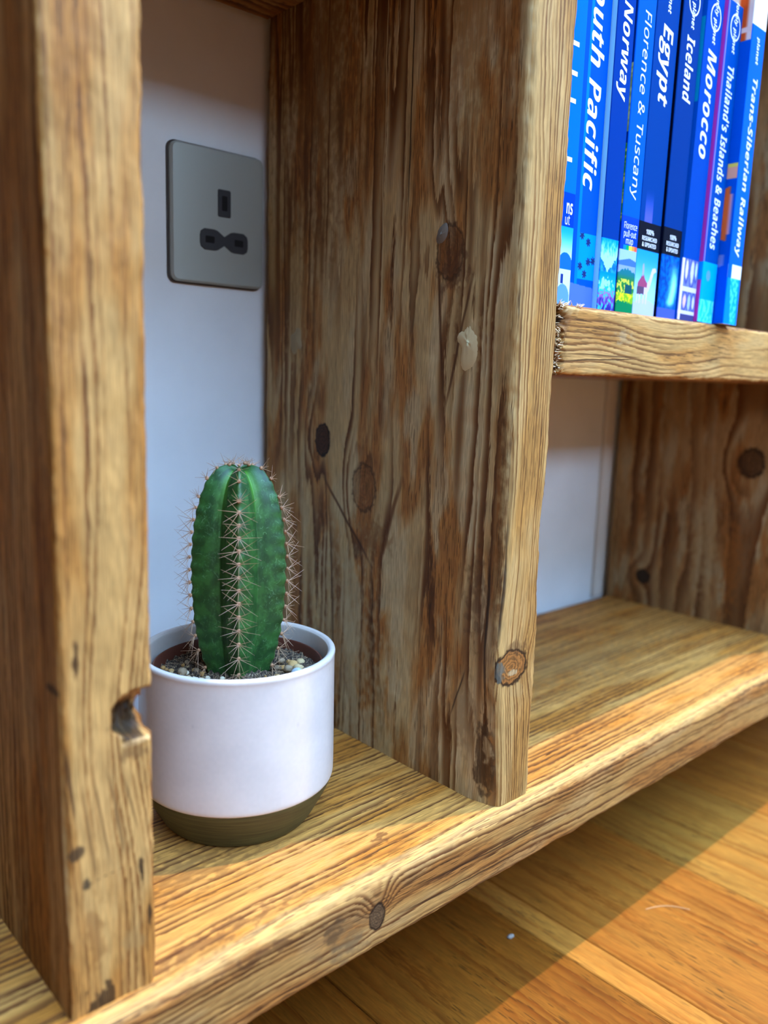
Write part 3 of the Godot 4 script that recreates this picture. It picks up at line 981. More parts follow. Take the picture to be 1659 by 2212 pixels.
func build_planter() -> void:
	var o := thing("ceramic_planter", "round white glazed planter with an olive unglazed foot beside the left upright", "planter", POT)
	var glaze := StandardMaterial3D.new()
	glaze.resource_name = "white_glaze"
	glaze.roughness = 0.28
	glaze.albedo_texture = noise_tex(256, 128, func(x, y):
		var k := 0.85 + 0.025 * n_patch.get_noise_2d(x * 8.0, y * 5.0) + 0.012 * n_pore.get_noise_2d(x * 90.0, y * 60.0)
		if n_pore.get_noise_2d(x * 90.0 + 9.0, y * 60.0) > 0.88:
			k *= 0.94
		return Color(k * 0.96, k * 0.885, k * 0.82))
	glaze.uv1_scale = Vector3(1, 0.5, 1)
	glaze.clearcoat_enabled = true
	glaze.clearcoat = 0.35
	glaze.clearcoat_roughness = 0.12
	var body := smooth_profile([Vector2(0.0500, 0.0225), Vector2(0.0511, 0.0228), Vector2(0.0517, 0.0240), Vector2(0.0519, 0.0275), Vector2(0.0519, 0.0400), Vector2(0.0517, 0.0600), Vector2(0.0515, 0.0800), Vector2(0.0515, 0.0885), Vector2(0.0518, 0.0912), Vector2(0.0513, 0.0926), Vector2(0.0497, 0.0931), Vector2(0.0483, 0.0922), Vector2(0.0476, 0.0890), Vector2(0.0474, 0.0700), Vector2(0.0470, 0.0400), Vector2(0.0440, 0.0110), Vector2(0.0300, 0.0060), Vector2(0.0005, 0.0055)], 4)
	part("glazed_body", lathe(body, glaze), null, o, "white glaze with a faint pink cast")
	var clay := StandardMaterial3D.new()
	clay.resource_name = "olive_stoneware"
	clay.roughness = 0.48
	clay.albedo_texture = noise_tex(256, 256, func(x, y):
		var k := n_fib.get_noise_2d(x * 5.0, y * 60.0 + x * 4.0)
		return Color(0.31, 0.29, 0.15).lerp(Color(0.21, 0.18, 0.08), clampf(0.5 + k * 1.3, 0.0, 1.0)))
	clay.uv1_scale = Vector3(1, 2, 1)
	var foot := smooth_profile([Vector2(0.0005, 0.0008), Vector2(0.0340, 0.0006), Vector2(0.0375, 0.0000), Vector2(0.0398, 0.0008), Vector2(0.0420, 0.0040), Vector2(0.0450, 0.0095), Vector2(0.0480, 0.0150), Vector2(0.0501, 0.0195), Vector2(0.0510, 0.0222), Vector2(0.0507, 0.0232), Vector2(0.0495, 0.0234)], 5)
	part("unglazed_foot", lathe(foot, clay), null, o, "olive brown unglazed foot with brushed rings")


# ------------------------------------------------------------------ cactus
func build_cactus() -> void:
	var o := thing("cactus", "green ribbed columnar cactus with tan spines growing in the white planter", "cactus", POT + Vector3(0.0005, 0.0, -0.0003))
	# nursery pot
	var brown := plain_mat("brown_nursery_plastic", c8(96, 48, 32), 0.5)
	var np := smooth_profile([Vector2(0.0320, 0.0080), Vector2(0.0430, 0.0600), Vector2(0.0445, 0.0820), Vector2(0.0452, 0.0840), Vector2(0.0444, 0.0848), Vector2(0.0436, 0.0838), Vector2(0.0425, 0.0740)], 5)
	part("nursery_pot", lathe(np, brown, 72), null, o, "brown plastic nursery pot set inside the planter")
	# soil
	var soil_mat := StandardMaterial3D.new()
	soil_mat.resource_name = "gritty_soil"
	soil_mat.roughness = 0.95
	soil_mat.albedo_texture = noise_tex(256, 256, func(x, y):
		var k := n_pore.get_noise_2d(x * 60.0, y * 60.0)
		var c := Color(0.15, 0.105, 0.07).lerp(Color(0.32, 0.245, 0.17), clampf(0.4 + k, 0.0, 1.0))
		if n_pore.get_noise_2d(x * 90.0 + 7.0, y * 90.0) > 0.45:
			c = Color(0.62, 0.54, 0.42)
		return c)
	var mesh := ArrayMesh.new()
	var pts := PackedVector3Array()
	var uvs := PackedVector2Array()
	var rows := 48
	var cols := 145
	for i in rows:
		var f := 1.0 - float(i) / (rows - 1)
		for j in cols:
			var a := -TAU * j / (cols - 1)
			var x := cos(a) * f * 0.0436
			var z := sin(a) * f * 0.0436
			pts.append(Vector3(x, soil_y(x, z), z))
			uvs.append(Vector2(0.5 + x * 11.0, 0.5 + z * 11.0))
	grid_surface(mesh, pts, uvs, rows, cols, soil_mat, true, Vector3.ZERO, true)
	var soil := part("soil", mesh, null, o)
	soil.set_meta("kind", "stuff")
	var ochre := [c8(184, 142, 84), c8(166, 120, 62), c8(190, 160, 112), c8(142, 118, 88), c8(204, 188, 158), c8(112, 90, 64), c8(170, 178, 186)]
	var pmats := []
	for c in ochre:
		pmats.append(plain_mat("pebble", c, 0.75))
	var shapes := []
	for k in 6:
		shapes.append(pebble_mesh(k * 3.7 + 1.0, Vector3(1.0, 0.8, 0.85)))
	# pebbles the picture shows: [angle from the camera direction, radius, size, tone]
	var toward := atan2(0.3624, -0.2305)          # direction from the plant to the camera
	var list := [[0.62, 0.0355, 0.0034, 0], [0.72, 0.0300, 0.0028, 1], [0.50, 0.0385, 0.0024, 1], [0.78, 0.0370, 0.0024, 0], [1.20, 0.0330, 0.0034, 6], [1.05, 0.0350, 0.0026, 4], [0.98, 0.0395, 0.0022, 1], [1.42, 0.0320, 0.0030, 2], [1.60, 0.0290, 0.0032, 0], [1.75, 0.0340, 0.0028, 2],
		[1.30, 0.0270, 0.0026, 3], [0.35, 0.0310, 0.0026, 3], [-0.05, 0.0395, 0.0018, 0], [-0.42, 0.0355, 0.0024, 4], [-0.52, 0.0320, 0.0020, 3], [-0.72, 0.0350, 0.0028, 2], [-0.90, 0.0340, 0.0030, 0], [-1.02, 0.0300, 0.0026, 2], [-1.15, 0.0350, 0.0030, 1], [-1.32, 0.0300, 0.0030, 3], [-0.82, 0.0300, 0.0022, 4], [0.90, 0.0320, 0.0020, 4], [1.12, 0.0400, 0.0018, 6]]
	for k in 95:
		list.append([rng.randf_range(-1.9, 1.9), rng.randf_range(0.019, 0.0415), rng.randf_range(0.0007, 0.0020), rng.randi_range(0, 5)])
	for p in list:
		var a: float = toward - p[0]
		var x: float = cos(a) * p[1]
		var z: float = sin(a) * p[1]
		var g := part("pebble", shapes[rng.randi_range(0, 5)], pmats[p[3]], soil)
		g.transform = Transform3D(Basis.from_euler(Vector3(rng.randf_range(-0.5, 0.5), rng.randf() * TAU, rng.randf_range(-0.5, 0.5))).scaled(Vector3.ONE * p[2]), Vector3(x, soil_y(x, z) + p[2] * 0.45, z))
	# fine root hair and dead spines on the soil
	var st := SurfaceTool.new()
	st.begin(Mesh.PRIMITIVE_TRIANGLES)
	for k in 340:
		var a := rng.randf() * TAU
		var r := rng.randf_range(0.017, 0.042)
		var p := Vector3(cos(a) * r, 0, sin(a) * r)
		p.y = soil_y(p.x, p.z) + rng.randf_range(0.0002, 0.0022)
		var d := Vector3(rng.randf_range(-1, 1), rng.randf_range(-0.1, 0.3), rng.randf_range(-1, 1)).normalized() * rng.randf_range(0.002, 0.007)
		var q := p + d
		q.y = maxf(q.y, soil_y(q.x, q.z))
		if Vector2(q.x, q.z).length() < 0.0435:
			add_rod(st, p, q, 0.00013, 0.00009, 3)
	st.generate_normals()
	var roots := part("root_hairs", st.commit(), plain_mat("dry_fibre", c8(150, 118, 86), 0.9), soil)
	roots.set_meta("kind", "stuff")

	# stem: five ribs, one of them turned to the camera
	var stem_mat := StandardMaterial3D.new()
	stem_mat.resource_name = "cactus_skin"
	stem_mat.roughness = 0.52
	stem_mat.albedo_texture = cactus_skin()
	var keys := [Vector2(0.0150, 0.0745), Vector2(0.0172, 0.0800), Vector2(0.0212, 0.0910), Vector2(0.0243, 0.1050), Vector2(0.0259, 0.1200), Vector2(0.0265, 0.1350), Vector2(0.0259, 0.1500), Vector2(0.0241, 0.1640), Vector2(0.0212, 0.1750), Vector2(0.0172, 0.1838), Vector2(0.0125, 0.1888), Vector2(0.0080, 0.1907), Vector2(0.0040, 0.1902), Vector2(0.0003, 0.1888)]
	var prof := smooth_profile(keys, 9)
	var cols2 := 201
	var sp := PackedVector3Array()
	var su := PackedVector2Array()
	for i in prof.size():
		var p: Vector2 = prof[i]
		for j in cols2:
			var th := -TAU * j / (cols2 - 1)
			var ph := fposmod(th - toward + PI / 5, TAU / 5) - PI / 5
			var k := rib_radius(ph)
			var near := exp(-pow(ph / 0.20, 2.0))
			var wave := 1.0 + near * 0.018 * sin(p.y * TAU / 0.0072) + 0.006 * n_patch.get_noise_2d(th * 2.0, p.y * 90.0)
			var rr := p.x * k * wave
			var yy := p.y - (1.0 - k) * 0.010 * smoothstep(0.170, 0.190, p.y)
			sp.append(Vector3(cos(th) * rr, yy, sin(th) * rr))
			su.append(Vector2(float(j) / (cols2 - 1), (p.y - 0.0745) / 0.1165))
	var stem_mesh := ArrayMesh.new()
	grid_surface(stem_mesh, sp, su, prof.size(), cols2, stem_mat, true, Vector3.ZERO, true)
	part("stem", stem_mesh, null, o, "deep green five-ribbed stem with pale scurf")
	# areoles with spines along every rib
	var wool := plain_mat("areole_wool", c8(176, 128, 92), 0.9)
	var thorn := plain_mat("spine", c8(184, 140, 104), 0.5)
	var bump := pebble_mesh(5.5, Vector3(1.0, 1.0, 0.8))
	for rib in 5:
		var ang := toward + TAU / 5 * rib
		for n in 17:
			var f := float(n) / 16.0
			# distance along the rib from just above the soil to the tip
			var y: float
			var r: float
			if n < 13:
				y = lerpf(0.0835, 0.1690, pow(n / 12.0, 0.87))
				r = profile_radius(prof, y)
			else:
				var tip: Vector2 = [Vector2(0.0215, 0.1745), Vector2(0.0172, 0.1838), Vector2(0.0120, 0.1890), Vector2(0.0055, 0.1905)][n - 13]
				y = tip.y
				r = tip.x
			var y2 := y + 0.002
			var outv := Vector3(cos(ang), 0, sin(ang))
			var slope := (profile_radius(prof, minf(y + 0.003, 0.186)) - profile_radius(prof, y - 0.003)) / 0.006
			var nrm := (outv - Vector3.UP * clampf(slope, -3.0, 0.8)).normalized()
			if n == 16:
				nrm = (outv * 0.3 + Vector3.UP).normalized()
			var side := Vector3(-sin(ang), 0, cos(ang))
			var upv := nrm.cross(side).normalized()
			if upv.y < 0.0 and n < 13:
				upv = -upv
			var pos := outv * (r - 0.0003) + Vector3.UP * y
			var am := part("areole", bump, wool, o)
			am.transform = Transform3D(Basis(side, upv, nrm).scaled(Vector3.ONE * rng.randf_range(0.00085, 0.00115)), pos)
			var sst := SurfaceTool.new()
			sst.begin(Mesh.PRIMITIVE_TRIANGLES)
			var count := 9 if n < 14 else 6
			for s in count:
				var a2 := PI * 1.18 + (s - (count - 1) / 2.0) * TAU * 0.86 / count + rng.randf_range(-0.18, 0.18)
				a2 = -PI / 2 + (s - (count - 1) / 2.0) * TAU * 0.80 / count + rng.randf_range(-0.2, 0.2)
				var lift := rng.randf_range(0.22, 0.75)
				var length := rng.randf_range(0.0065, 0.0128) * (1.0 if n < 13 else 0.6)
				if s == count / 2:
					lift = 1.5
					length *= 0.8
				var d := (side * cos(a2) + upv * sin(a2) + nrm * lift).normalized()
				# spines are laid out in the areole's own scaled axes, so undo the scale
				var loc := am.transform.affine_inverse()
				var p0 := pos + nrm * 0.0004
				add_rod(sst, loc * p0, loc * (p0 + d * length), 0.00016 * 1000.0, 0.00004 * 1000.0, 4)
			sst.generate_normals()
			var sm := part("spines", sst.commit(), thorn, am)
			sm.set_meta("kind", "stuff")


func soil_y(x: float, z: float) -> float:
	var r := Vector2(x, z).length()
	return 0.0795 + 0.0010 * n_wob.get_noise_2d(x * 90.0, z * 90.0) + 0.0024 * n_patch.get_noise_2d(x * 260.0, z * 260.0) - 0.0012 * smoothstep(0.038, 0.044, r) + 0.0010 * smoothstep(0.024, 0.014, r)


func rib_radius(ph: float) -> float:
	# radius of a five-rib star at angle ph from the nearest rib, as a share of the rib's radius
	var g := 0.56
	var b := Vector2(cos(PI / 5), sin(PI / 5)) * g
	var x := sqrt(ph * ph + 0.0045) - 0.03
	x = maxf(x, 0.0)
	var k := b.y / (b.y * cos(x) + (1.0 - b.x) * sin(x))
	k += 0.075 * sin(PI * clampf(x / (PI / 5), 0.0, 1.0))
	# round the bottom of the furrow
	return k + 0.03 * smoothstep(PI / 5 - 0.16, PI / 5, absf(ph))


func profile_radius(prof: Array, y: float) -> float:
	for i in prof.size() - 1:
		var a: Vector2 = prof[i]
		var b: Vector2 = prof[i + 1]
		if y >= a.y and y <= b.y and b.y > a.y:
			return lerpf(a.x, b.x, (y - a.y) / (b.y - a.y))
	return 0.002


func cactus_skin() -> ImageTexture:
	var w := 768
	var h := 512
	var im := Image.create(w, h, false, Image.FORMAT_RGB8)
	var toward := atan2(0.3624, -0.2305)
	for y in h:
		var fy := (y + 0.5) / h
		for x in w:
			var th := -TAU * (x + 0.5) / w
			var ph := fposmod(th - toward + PI / 5, TAU / 5) - PI / 5
			var furrow := smoothstep(0.30, PI / 5, absf(ph))
			var n := n_patch.get_noise_2d(x * 0.02, y * 0.02)
			var c := Color(0.17, 0.345, 0.12).lerp(Color(0.105, 0.25, 0.075), clampf(0.5 + n * 1.4, 0.0, 1.0))
			c = c.lerp(Color(0.36, 0.60, 0.14), furrow * smoothstep(0.70, 0.97, fy) * 0.75)
			var rib := exp(-pow(ph / 0.035, 2.0))
			c = c.lerp(Color(0.42, 0.46, 0.27), rib * 0.55)
			var scurf := clampf(n_fib.get_noise_2d(x * 0.10, y * 0.10) * 2.0 - 0.35, 0.0, 1.0) * clampf(0.5 + 1.4 * n_patch.get_noise_2d(x * 0.012 + 5.0, y * 0.015), 0.0, 1.0)
			c = c.lerp(Color(0.46, 0.57, 0.45), scurf * 0.30)
			im.set_pixel(x, y, c)
	# short pale scratches
	var r := RandomNumberGenerator.new()
	r.seed = 5
	for k in 900:
		var p := Vector2(r.randf() * w, r.randf() * h)
		var a := r.randf() * TAU
		var bend := r.randf_range(-0.25, 0.25)
		var col := Color(0.62, 0.72, 0.60)
		var strength := r.randf_range(0.12, 0.5)
		for s in r.randi_range(4, 16):
			var xi := posmod(int(p.x), w)
			var yi := clampi(int(p.y), 0, h - 1)
			im.set_pixel(xi, yi, im.get_pixel(xi, yi).lerp(col, strength))
			a += bend
			p += Vector2(cos(a), sin(a))
	return ImageTexture.create_from_image(im)


# ------------------------------------------------------------------ guidebooks
const BOOK_H := 0.197
var camel := PackedVector2Array([Vector2(0.12, 0.62), Vector2(0.15, 0.50), Vector2(0.25, 0.44), Vector2(0.35, 0.33), Vector2(0.45, 0.44), Vector2(0.55, 0.49), Vector2(0.63, 0.45), Vector2(0.70, 0.33), Vector2(0.76, 0.25), Vector2(0.90, 0.24), Vector2(0.95, 0.29), Vector2(0.83, 0.33), Vector2(0.77, 0.44), Vector2(0.68, 0.58), Vector2(0.61, 0.64), Vector2(0.59, 0.82), Vector2(0.54, 0.82), Vector2(0.53, 0.67), Vector2(0.47, 0.67), Vector2(0.46, 0.82), Vector2(0.41, 0.82), Vector2(0.40, 0.67), Vector2(0.29, 0.67), Vector2(0.29, 0.82), Vector2(0.24, 0.82), Vector2(0.22, 0.67), Vector2(0.18, 0.69), Vector2(0.17, 0.82), Vector2(0.12, 0.82)])

func flat_text(text: String, bold: bool) -> Array:
	# glyphs as triangles: [positions, indices, cap height]
	var f := SystemFont.new()
	f.font_names = PackedStringArray(["Droid Sans"])
	f.font_weight = 700 if bold else 400
	var tm := TextMesh.new()
	tm.font = f
	tm.font_size = 64
	tm.pixel_size = 0.01
	tm.depth = 0.0
	tm.curve_step = 1.5
	tm.text = text
	tm.horizontal_alignment = HORIZONTAL_ALIGNMENT_LEFT
	var arr := tm.surface_get_arrays(0)
	return [arr[Mesh.ARRAY_VERTEX], arr[Mesh.ARRAY_INDEX]]


# Text printed on a spine. p0 .. p1 give the box its ink fills; down: reads towards the foot, tops to the right.
func lettering(text: String, x0: float, x1: float, y0: float, y1: float, z: float, down: bool, skew: float, bold: bool, mat: Material, parent: Node) -> void:
	var t := flat_text(text, bold)
	var v: PackedVector3Array = t[0]
	var idx: PackedInt32Array = t[1]
	var lo := Vector2(1e9, 1e9)
	var hi := -lo
	var sk := PackedVector2Array()
	for p in v:
		var q := Vector2(p.x + p.y * skew, p.y)
		sk.append(q)
		lo = lo.min(q)
		hi = hi.max(q)
	var out := PackedVector3Array()
	var nrm := PackedVector3Array()
	for q in sk:
		var f := (q - lo) / (hi - lo)
		if down:
			out.append(Vector3(lerpf(x0, x1, f.y), lerpf(y1, y0, f.x), z))
		else:
			out.append(Vector3(lerpf(x0, x1, f.x), lerpf(y0, y1, f.y), z))
		nrm.append(Vector3.BACK)
	var mesh := ArrayMesh.new()
	add_surface(mesh, out, nrm, PackedVector2Array(), idx, mat)
	part("lettering", mesh, null, parent)


func ring_mark(cx: float, cy: float, rx: float, ry: float, z: float, mat: Material, parent: Node) -> void:
	var pts := PackedVector3Array()
	var nrm := PackedVector3Array()
	var idx := PackedInt32Array()
	for k in 41:
		var a := TAU * k / 40
		for s in [1.0, 0.86]:
			pts.append(Vector3(cx + cos(a) * rx * s, cy + sin(a) * ry * s, z))
			nrm.append(Vector3.BACK)
	for k in 40:
		idx.append_array(PackedInt32Array([2 * k, 2 * k + 1, 2 * k + 2, 2 * k + 1, 2 * k + 3, 2 * k + 2]))
	var mesh := ArrayMesh.new()
	add_surface(mesh, pts, nrm, PackedVector2Array(), idx, mat)
	part("emblem", mesh, null, parent)


func build_books() -> void:
	# [x left, x right, front z, lean, cover colour, left cover colour, label]
	var deep := c8(0, 58, 196)
	var B := [
		[0.0360, 0.0568, -0.0110, 0.0, c8(0, 97, 193), deep, "blue guidebook half hidden behind the middle upright, leftmost on the shelf"],
		[0.0574, 0.0809, -0.0122, 0.0, c8(0, 73, 170), c8(0, 73, 191), "blue guidebook titled South Pacific"],
		[0.0813, 0.0987, -0.0088, 0.0, c8(0, 50, 130), c8(150, 226, 244), "blue guidebook titled Norway"],
		[0.0990, 0.1174, -0.0080, 0.006, c8(0, 80, 186), c8(0, 43, 121), "blue guidebook titled Florence & Tuscany with a pull-out map panel"],
		[0.1180, 0.1431, -0.0084, 0.012, c8(0, 54, 126), c8(34, 104, 191), "blue guidebook titled Egypt with a camel picture at the foot"],
		[0.1444, 0.1667, -0.0070, 0.012, c8(0, 48, 118), c8(6, 12, 34), "blue guidebook titled Iceland with a glowing aurora picture"],
		[0.1672, 0.1884, -0.0054, 0.022, c8(0, 62, 150), c8(0, 83, 191), "blue guidebook titled Morocco"],
		[0.1892, 0.2090, -0.0028, 0.020, c8(0, 66, 146), c8(196, 62, 170), "blue guidebook titled Thailand's Islands & Beaches with a magenta cover edge"],
		[0.2100, 0.2290, 0.0045, 0.010, c8(0, 87, 189), c8(0, 83, 196), "taller blue guidebook titled Trans-Siberian Railway with an orange and white top band"]]
	var white := plain_mat("white_ink", c8(218, 222, 224), 0.45)
	var paper := plain_mat("book_paper", c8(226, 218, 200), 0.9)
	for i in B.size():
		var b: Array = B[i]
		var w: float = b[1] - b[0]
		var hh := BOOK_H if i < 8 else 0.205
		var o := thing("guidebook", b[6], "book", Vector3(b[0], BOOK_SHELF_Y + 0.0003 + w * sin(b[3]), b[2]), "guidebooks on the shelf")
		o.rotation.z = -b[3]
		var sm := StandardMaterial3D.new()
		sm.resource_name = "spine_print"
		sm.roughness = 0.34
		sm.metallic_specular = 0.12
		sm.albedo_texture = spine_print(i, b[4])
		var lm := StandardMaterial3D.new()
		lm.resource_name = "cover_print"
		lm.roughness = 0.34
		lm.metallic_specular = 0.12
		lm.albedo_texture = cover_print(i, b[5])
		part("cover", cover_mesh(w, hh, 0.128, sm, lm), null, o)
		part("page_block", box(Vector3(w - 0.0016, hh - 0.001, 0.125), Vector3(w / 2, hh / 2, -0.0655)), paper, o)
		var z := 0.00012
		var mid := w / 2
		match i:
			0:
				lettering("ns", w - 0.0080, w - 0.0024, 0.0485, 0.0545, z, false, 0.0, true, white, o)
				lettering("ut", w - 0.0086, w - 0.0044, 0.0430, 0.0480, z, false, 0.0, false, white, o)
				for y in [0.134, 0.1195, 0.106, 0.0765]:
					lettering("l", w - 0.0120, w - 0.0058, y - 0.0012, y + 0.0012, z, true, 0.0, true, white, o)
			1:
				lettering("South Pacific", mid - 0.0058, mid + 0.0070, 0.0640, 0.1790, z, true, 0.22, true, white, o)
			2:
				lettering("Norway", mid - 0.0058, mid + 0.0058, 0.1150, 0.1665, z, true, 0.20, true, white, o)
			3:
				lettering("Florence & Tuscany", mid - 0.0042, mid + 0.0052, 0.0648, 0.1670, z, true, 0.12, false, white, o)
				lettering("Florence", mid - 0.0068, mid + 0.0072, 0.0480, 0.0520, z, false, 0.0, false, white, o)
				lettering("pull-out", mid - 0.0066, mid + 0.0066, 0.0424, 0.0474, z, false, 0.0, false, white, o)
				lettering("map", mid - 0.0038, mid + 0.0038, 0.0384, 0.0424, z, false, 0.0, false, white, o)
			4:
				lettering("Egypt", mid - 0.0080, mid + 0.0068, 0.1218, 0.1660, z, true, 0.20, true, white, o)
				lettering("100%", mid - 0.0045, mid + 0.0045, 0.0478, 0.0508, z, false, 0.0, true, white, o)
				lettering("RESEARCHED", mid - 0.0085, mid + 0.0085, 0.0440, 0.0466, z, false, 0.0, true, white, o)
				lettering("& UPDATED", mid - 0.0080, mid + 0.0080, 0.0404, 0.0430, z, false, 0.0, true, white, o)
				logo(mid + 0.0006, 0.1880, z, white, o)
			5:
				lettering("Iceland", mid - 0.0045, mid + 0.0055, 0.1290, 0.1665, z, true, 0.16, true, white, o)
				lettering("100%", mid - 0.0040, mid + 0.0040, 0.0478, 0.0508, z, false, 0.0, true, white, o)
				lettering("RESEARCHED", mid - 0.0075, mid + 0.0075, 0.0440, 0.0466, z, false, 0.0, true, white, o)
				lettering("& UPDATED", mid - 0.0070, mid + 0.0070, 0.0404, 0.0430, z, false, 0.0, true, white, o)
				logo(mid + 0.0006, 0.1860, z, white, o)
			6:
				lettering("Morocco", mid - 0.0048, mid + 0.0062, 0.1005, 0.1645, z, true, 0.20, true, white, o)
				logo(mid + 0.0006, 0.1835, z, white, o)
			7:
				lettering("Thailand's Islands & Beaches", mid - 0.0042, mid + 0.0048, 0.0470, 0.1600, z, true, 0.15, true, white, o)
				logo(mid + 0.0006, 0.1830, z, white, o)
			8:
				lettering("Trans-Siberian Railway", mid - 0.0042, mid + 0.0048, 0.0440, 0.1560, z, true, 0.15, true, white, o)
				lettering("planet", mid - 0.0025, mid + 0.0025, 0.1640, 0.1800, z, true, 0.1, true, white, o)


func logo(cx: float, cy: float, z: float, mat: Material, parent: Node) -> void:
	ring_mark(cx, cy, 0.0066, 0.0080, z, mat, parent)
	lettering("lonely", cx - 0.0024, cx + 0.0028, cy + 0.0010, cy + 0.0145, z, true, 0.15, true, mat, parent)
	lettering("planet", cx - 0.0030, cx + 0.0024, cy - 0.0155, cy - 0.0005, z, true, 0.15, true, mat, parent)


# Wrap-round paperback cover: spine with softened edges and two boards. Surface 0 spine, 1 left cover, 2 the rest.
func cover_mesh(w: float, h: float, d: float, sm: Material, lm: Material) -> ArrayMesh:
	var mesh := ArrayMesh.new()
	var r := 0.0006
	var loop := []
	loop.append([Vector2(0, -d), 1])
	loop.append([Vector2(0, -0.03), 1])
	loop.append([Vector2(0, -0.004), 1])
	for q in 5:
		var a := PI - PI / 2 * q / 4
		loop.append([Vector2(r + cos(a) * r, -r + sin(a) * r), 0])
	for q in range(1, 6):
		loop.append([Vector2(lerpf(r, w - r, q / 6.0), 0.00005 * sin(PI * q / 6.0)), 0])
	for q in 5:
		var a := PI / 2 - PI / 2 * q / 4
		loop.append([Vector2(w - r + cos(a) * r, -r + sin(a) * r), 0])
	loop.append([Vector2(w, -0.03), 2])
	loop.append([Vector2(w, -d), 2])
	var spans := [[3, loop.size() - 3, sm], [0, 3, lm], [loop.size() - 3, loop.size() - 1, lm]]
	for s in spans:
		var pts := PackedVector3Array()
		var uvs := PackedVector2Array()
		var cols: int = s[1] - s[0] + 1
		for i in 9:
			var y := h * i / 8.0
			for j in range(s[0], s[1] + 1):
				var p: Vector2 = loop[j][0]
				pts.append(Vector3(p.x, y, p.y))
				if s[0] == 3:
					uvs.append(Vector2(p.x / w, 1.0 - y / h))
				else:
					uvs.append(Vector2(clampf(-p.y / d, 0.0, 1.0), 1.0 - y / h))
		grid_surface(mesh, pts, uvs, 9, cols, s[2])
	return mesh


func spine_print(i: int, base: Color) -> ImageTexture:
	var w := 64
	var h := 512
	var im := Image.create(w, h, false, Image.FORMAT_RGB8)
	im.fill(base)
	var top := 0.036      # pictures fill the foot of the spine up to here
	var bh := BOOK_H if i < 8 else 0.205
	for y in h:
		var yy := bh * (1.0 - (y + 0.5) / h)
		for x in w:
			var fx := (x + 0.5) / w
			var c := base
			if i == 0:
				if yy < 0.0595 and yy > 0.0420:
					c = c8(0, 56, 176)
				elif yy <= 0.0420:
					c = pic(i, fx, 1.0 - yy / 0.0420)
			elif i == 1:
				if yy < 0.0120 + 0.0015 * (1.0 - fx):
					c = c8(72, 104, 232)
				elif fx > 0.30 and yy < 0.0412 and yy > 0.0160:
					c = pic(i, (fx - 0.30) / 0.70, 1.0 - (yy - 0.0160) / 0.0252)
				elif fx < 0.18:
					c = c8(0, 70, 210)
				elif fx < 0.30:
					c = c8(0, 110, 236)
			elif i == 3:
				if yy > 0.0552:
					c = base
				elif yy > 0.0390:
					c = c8(8, 58, 182)
				elif yy > 0.0360:
					c = [c8(8, 58, 182), c8(10, 120, 210), c8(0, 150, 90), c8(250, 206, 60), c8(244, 140, 60), c8(236, 88, 66)][mini(int(fx * 6.0), 5)]
				else:
					c = pic(i, fx, 1.0 - yy / top)
			elif i == 4 or i == 5:
				if yy > 0.0545:
					c = base if not (i == 4 and fx > 0.2 and fx < 0.55 and yy < 0.075) else base.lerp(c8(96, 92, 196), smoothstep(0.075, 0.056, yy) * 0.8)
				elif yy > 0.0385:
					c = c8(16, 20, 32)
				else:
					c = pic(i, fx, 1.0 - yy / 0.0385)
			elif i == 8:
				if yy > 0.186:
					c = c8(236, 228, 224)
				elif yy < 0.0390 and yy > 0.0300 and fx > 0.25:
					c = c8(220, 228, 232)
				elif yy <= 0.0300:
					c = pic(i, fx, 1.0 - yy / 0.0300)
			else:
				var tt := 0.0405 if i == 2 else 0.0385
				if yy < tt:
					c = pic(i, fx, 1.0 - yy / tt)
				elif i == 7 and fx < 0.06:
					c = c8(120, 110, 220)
			im.set_pixel(x, y, c)
	return ImageTexture.create_from_image(im)


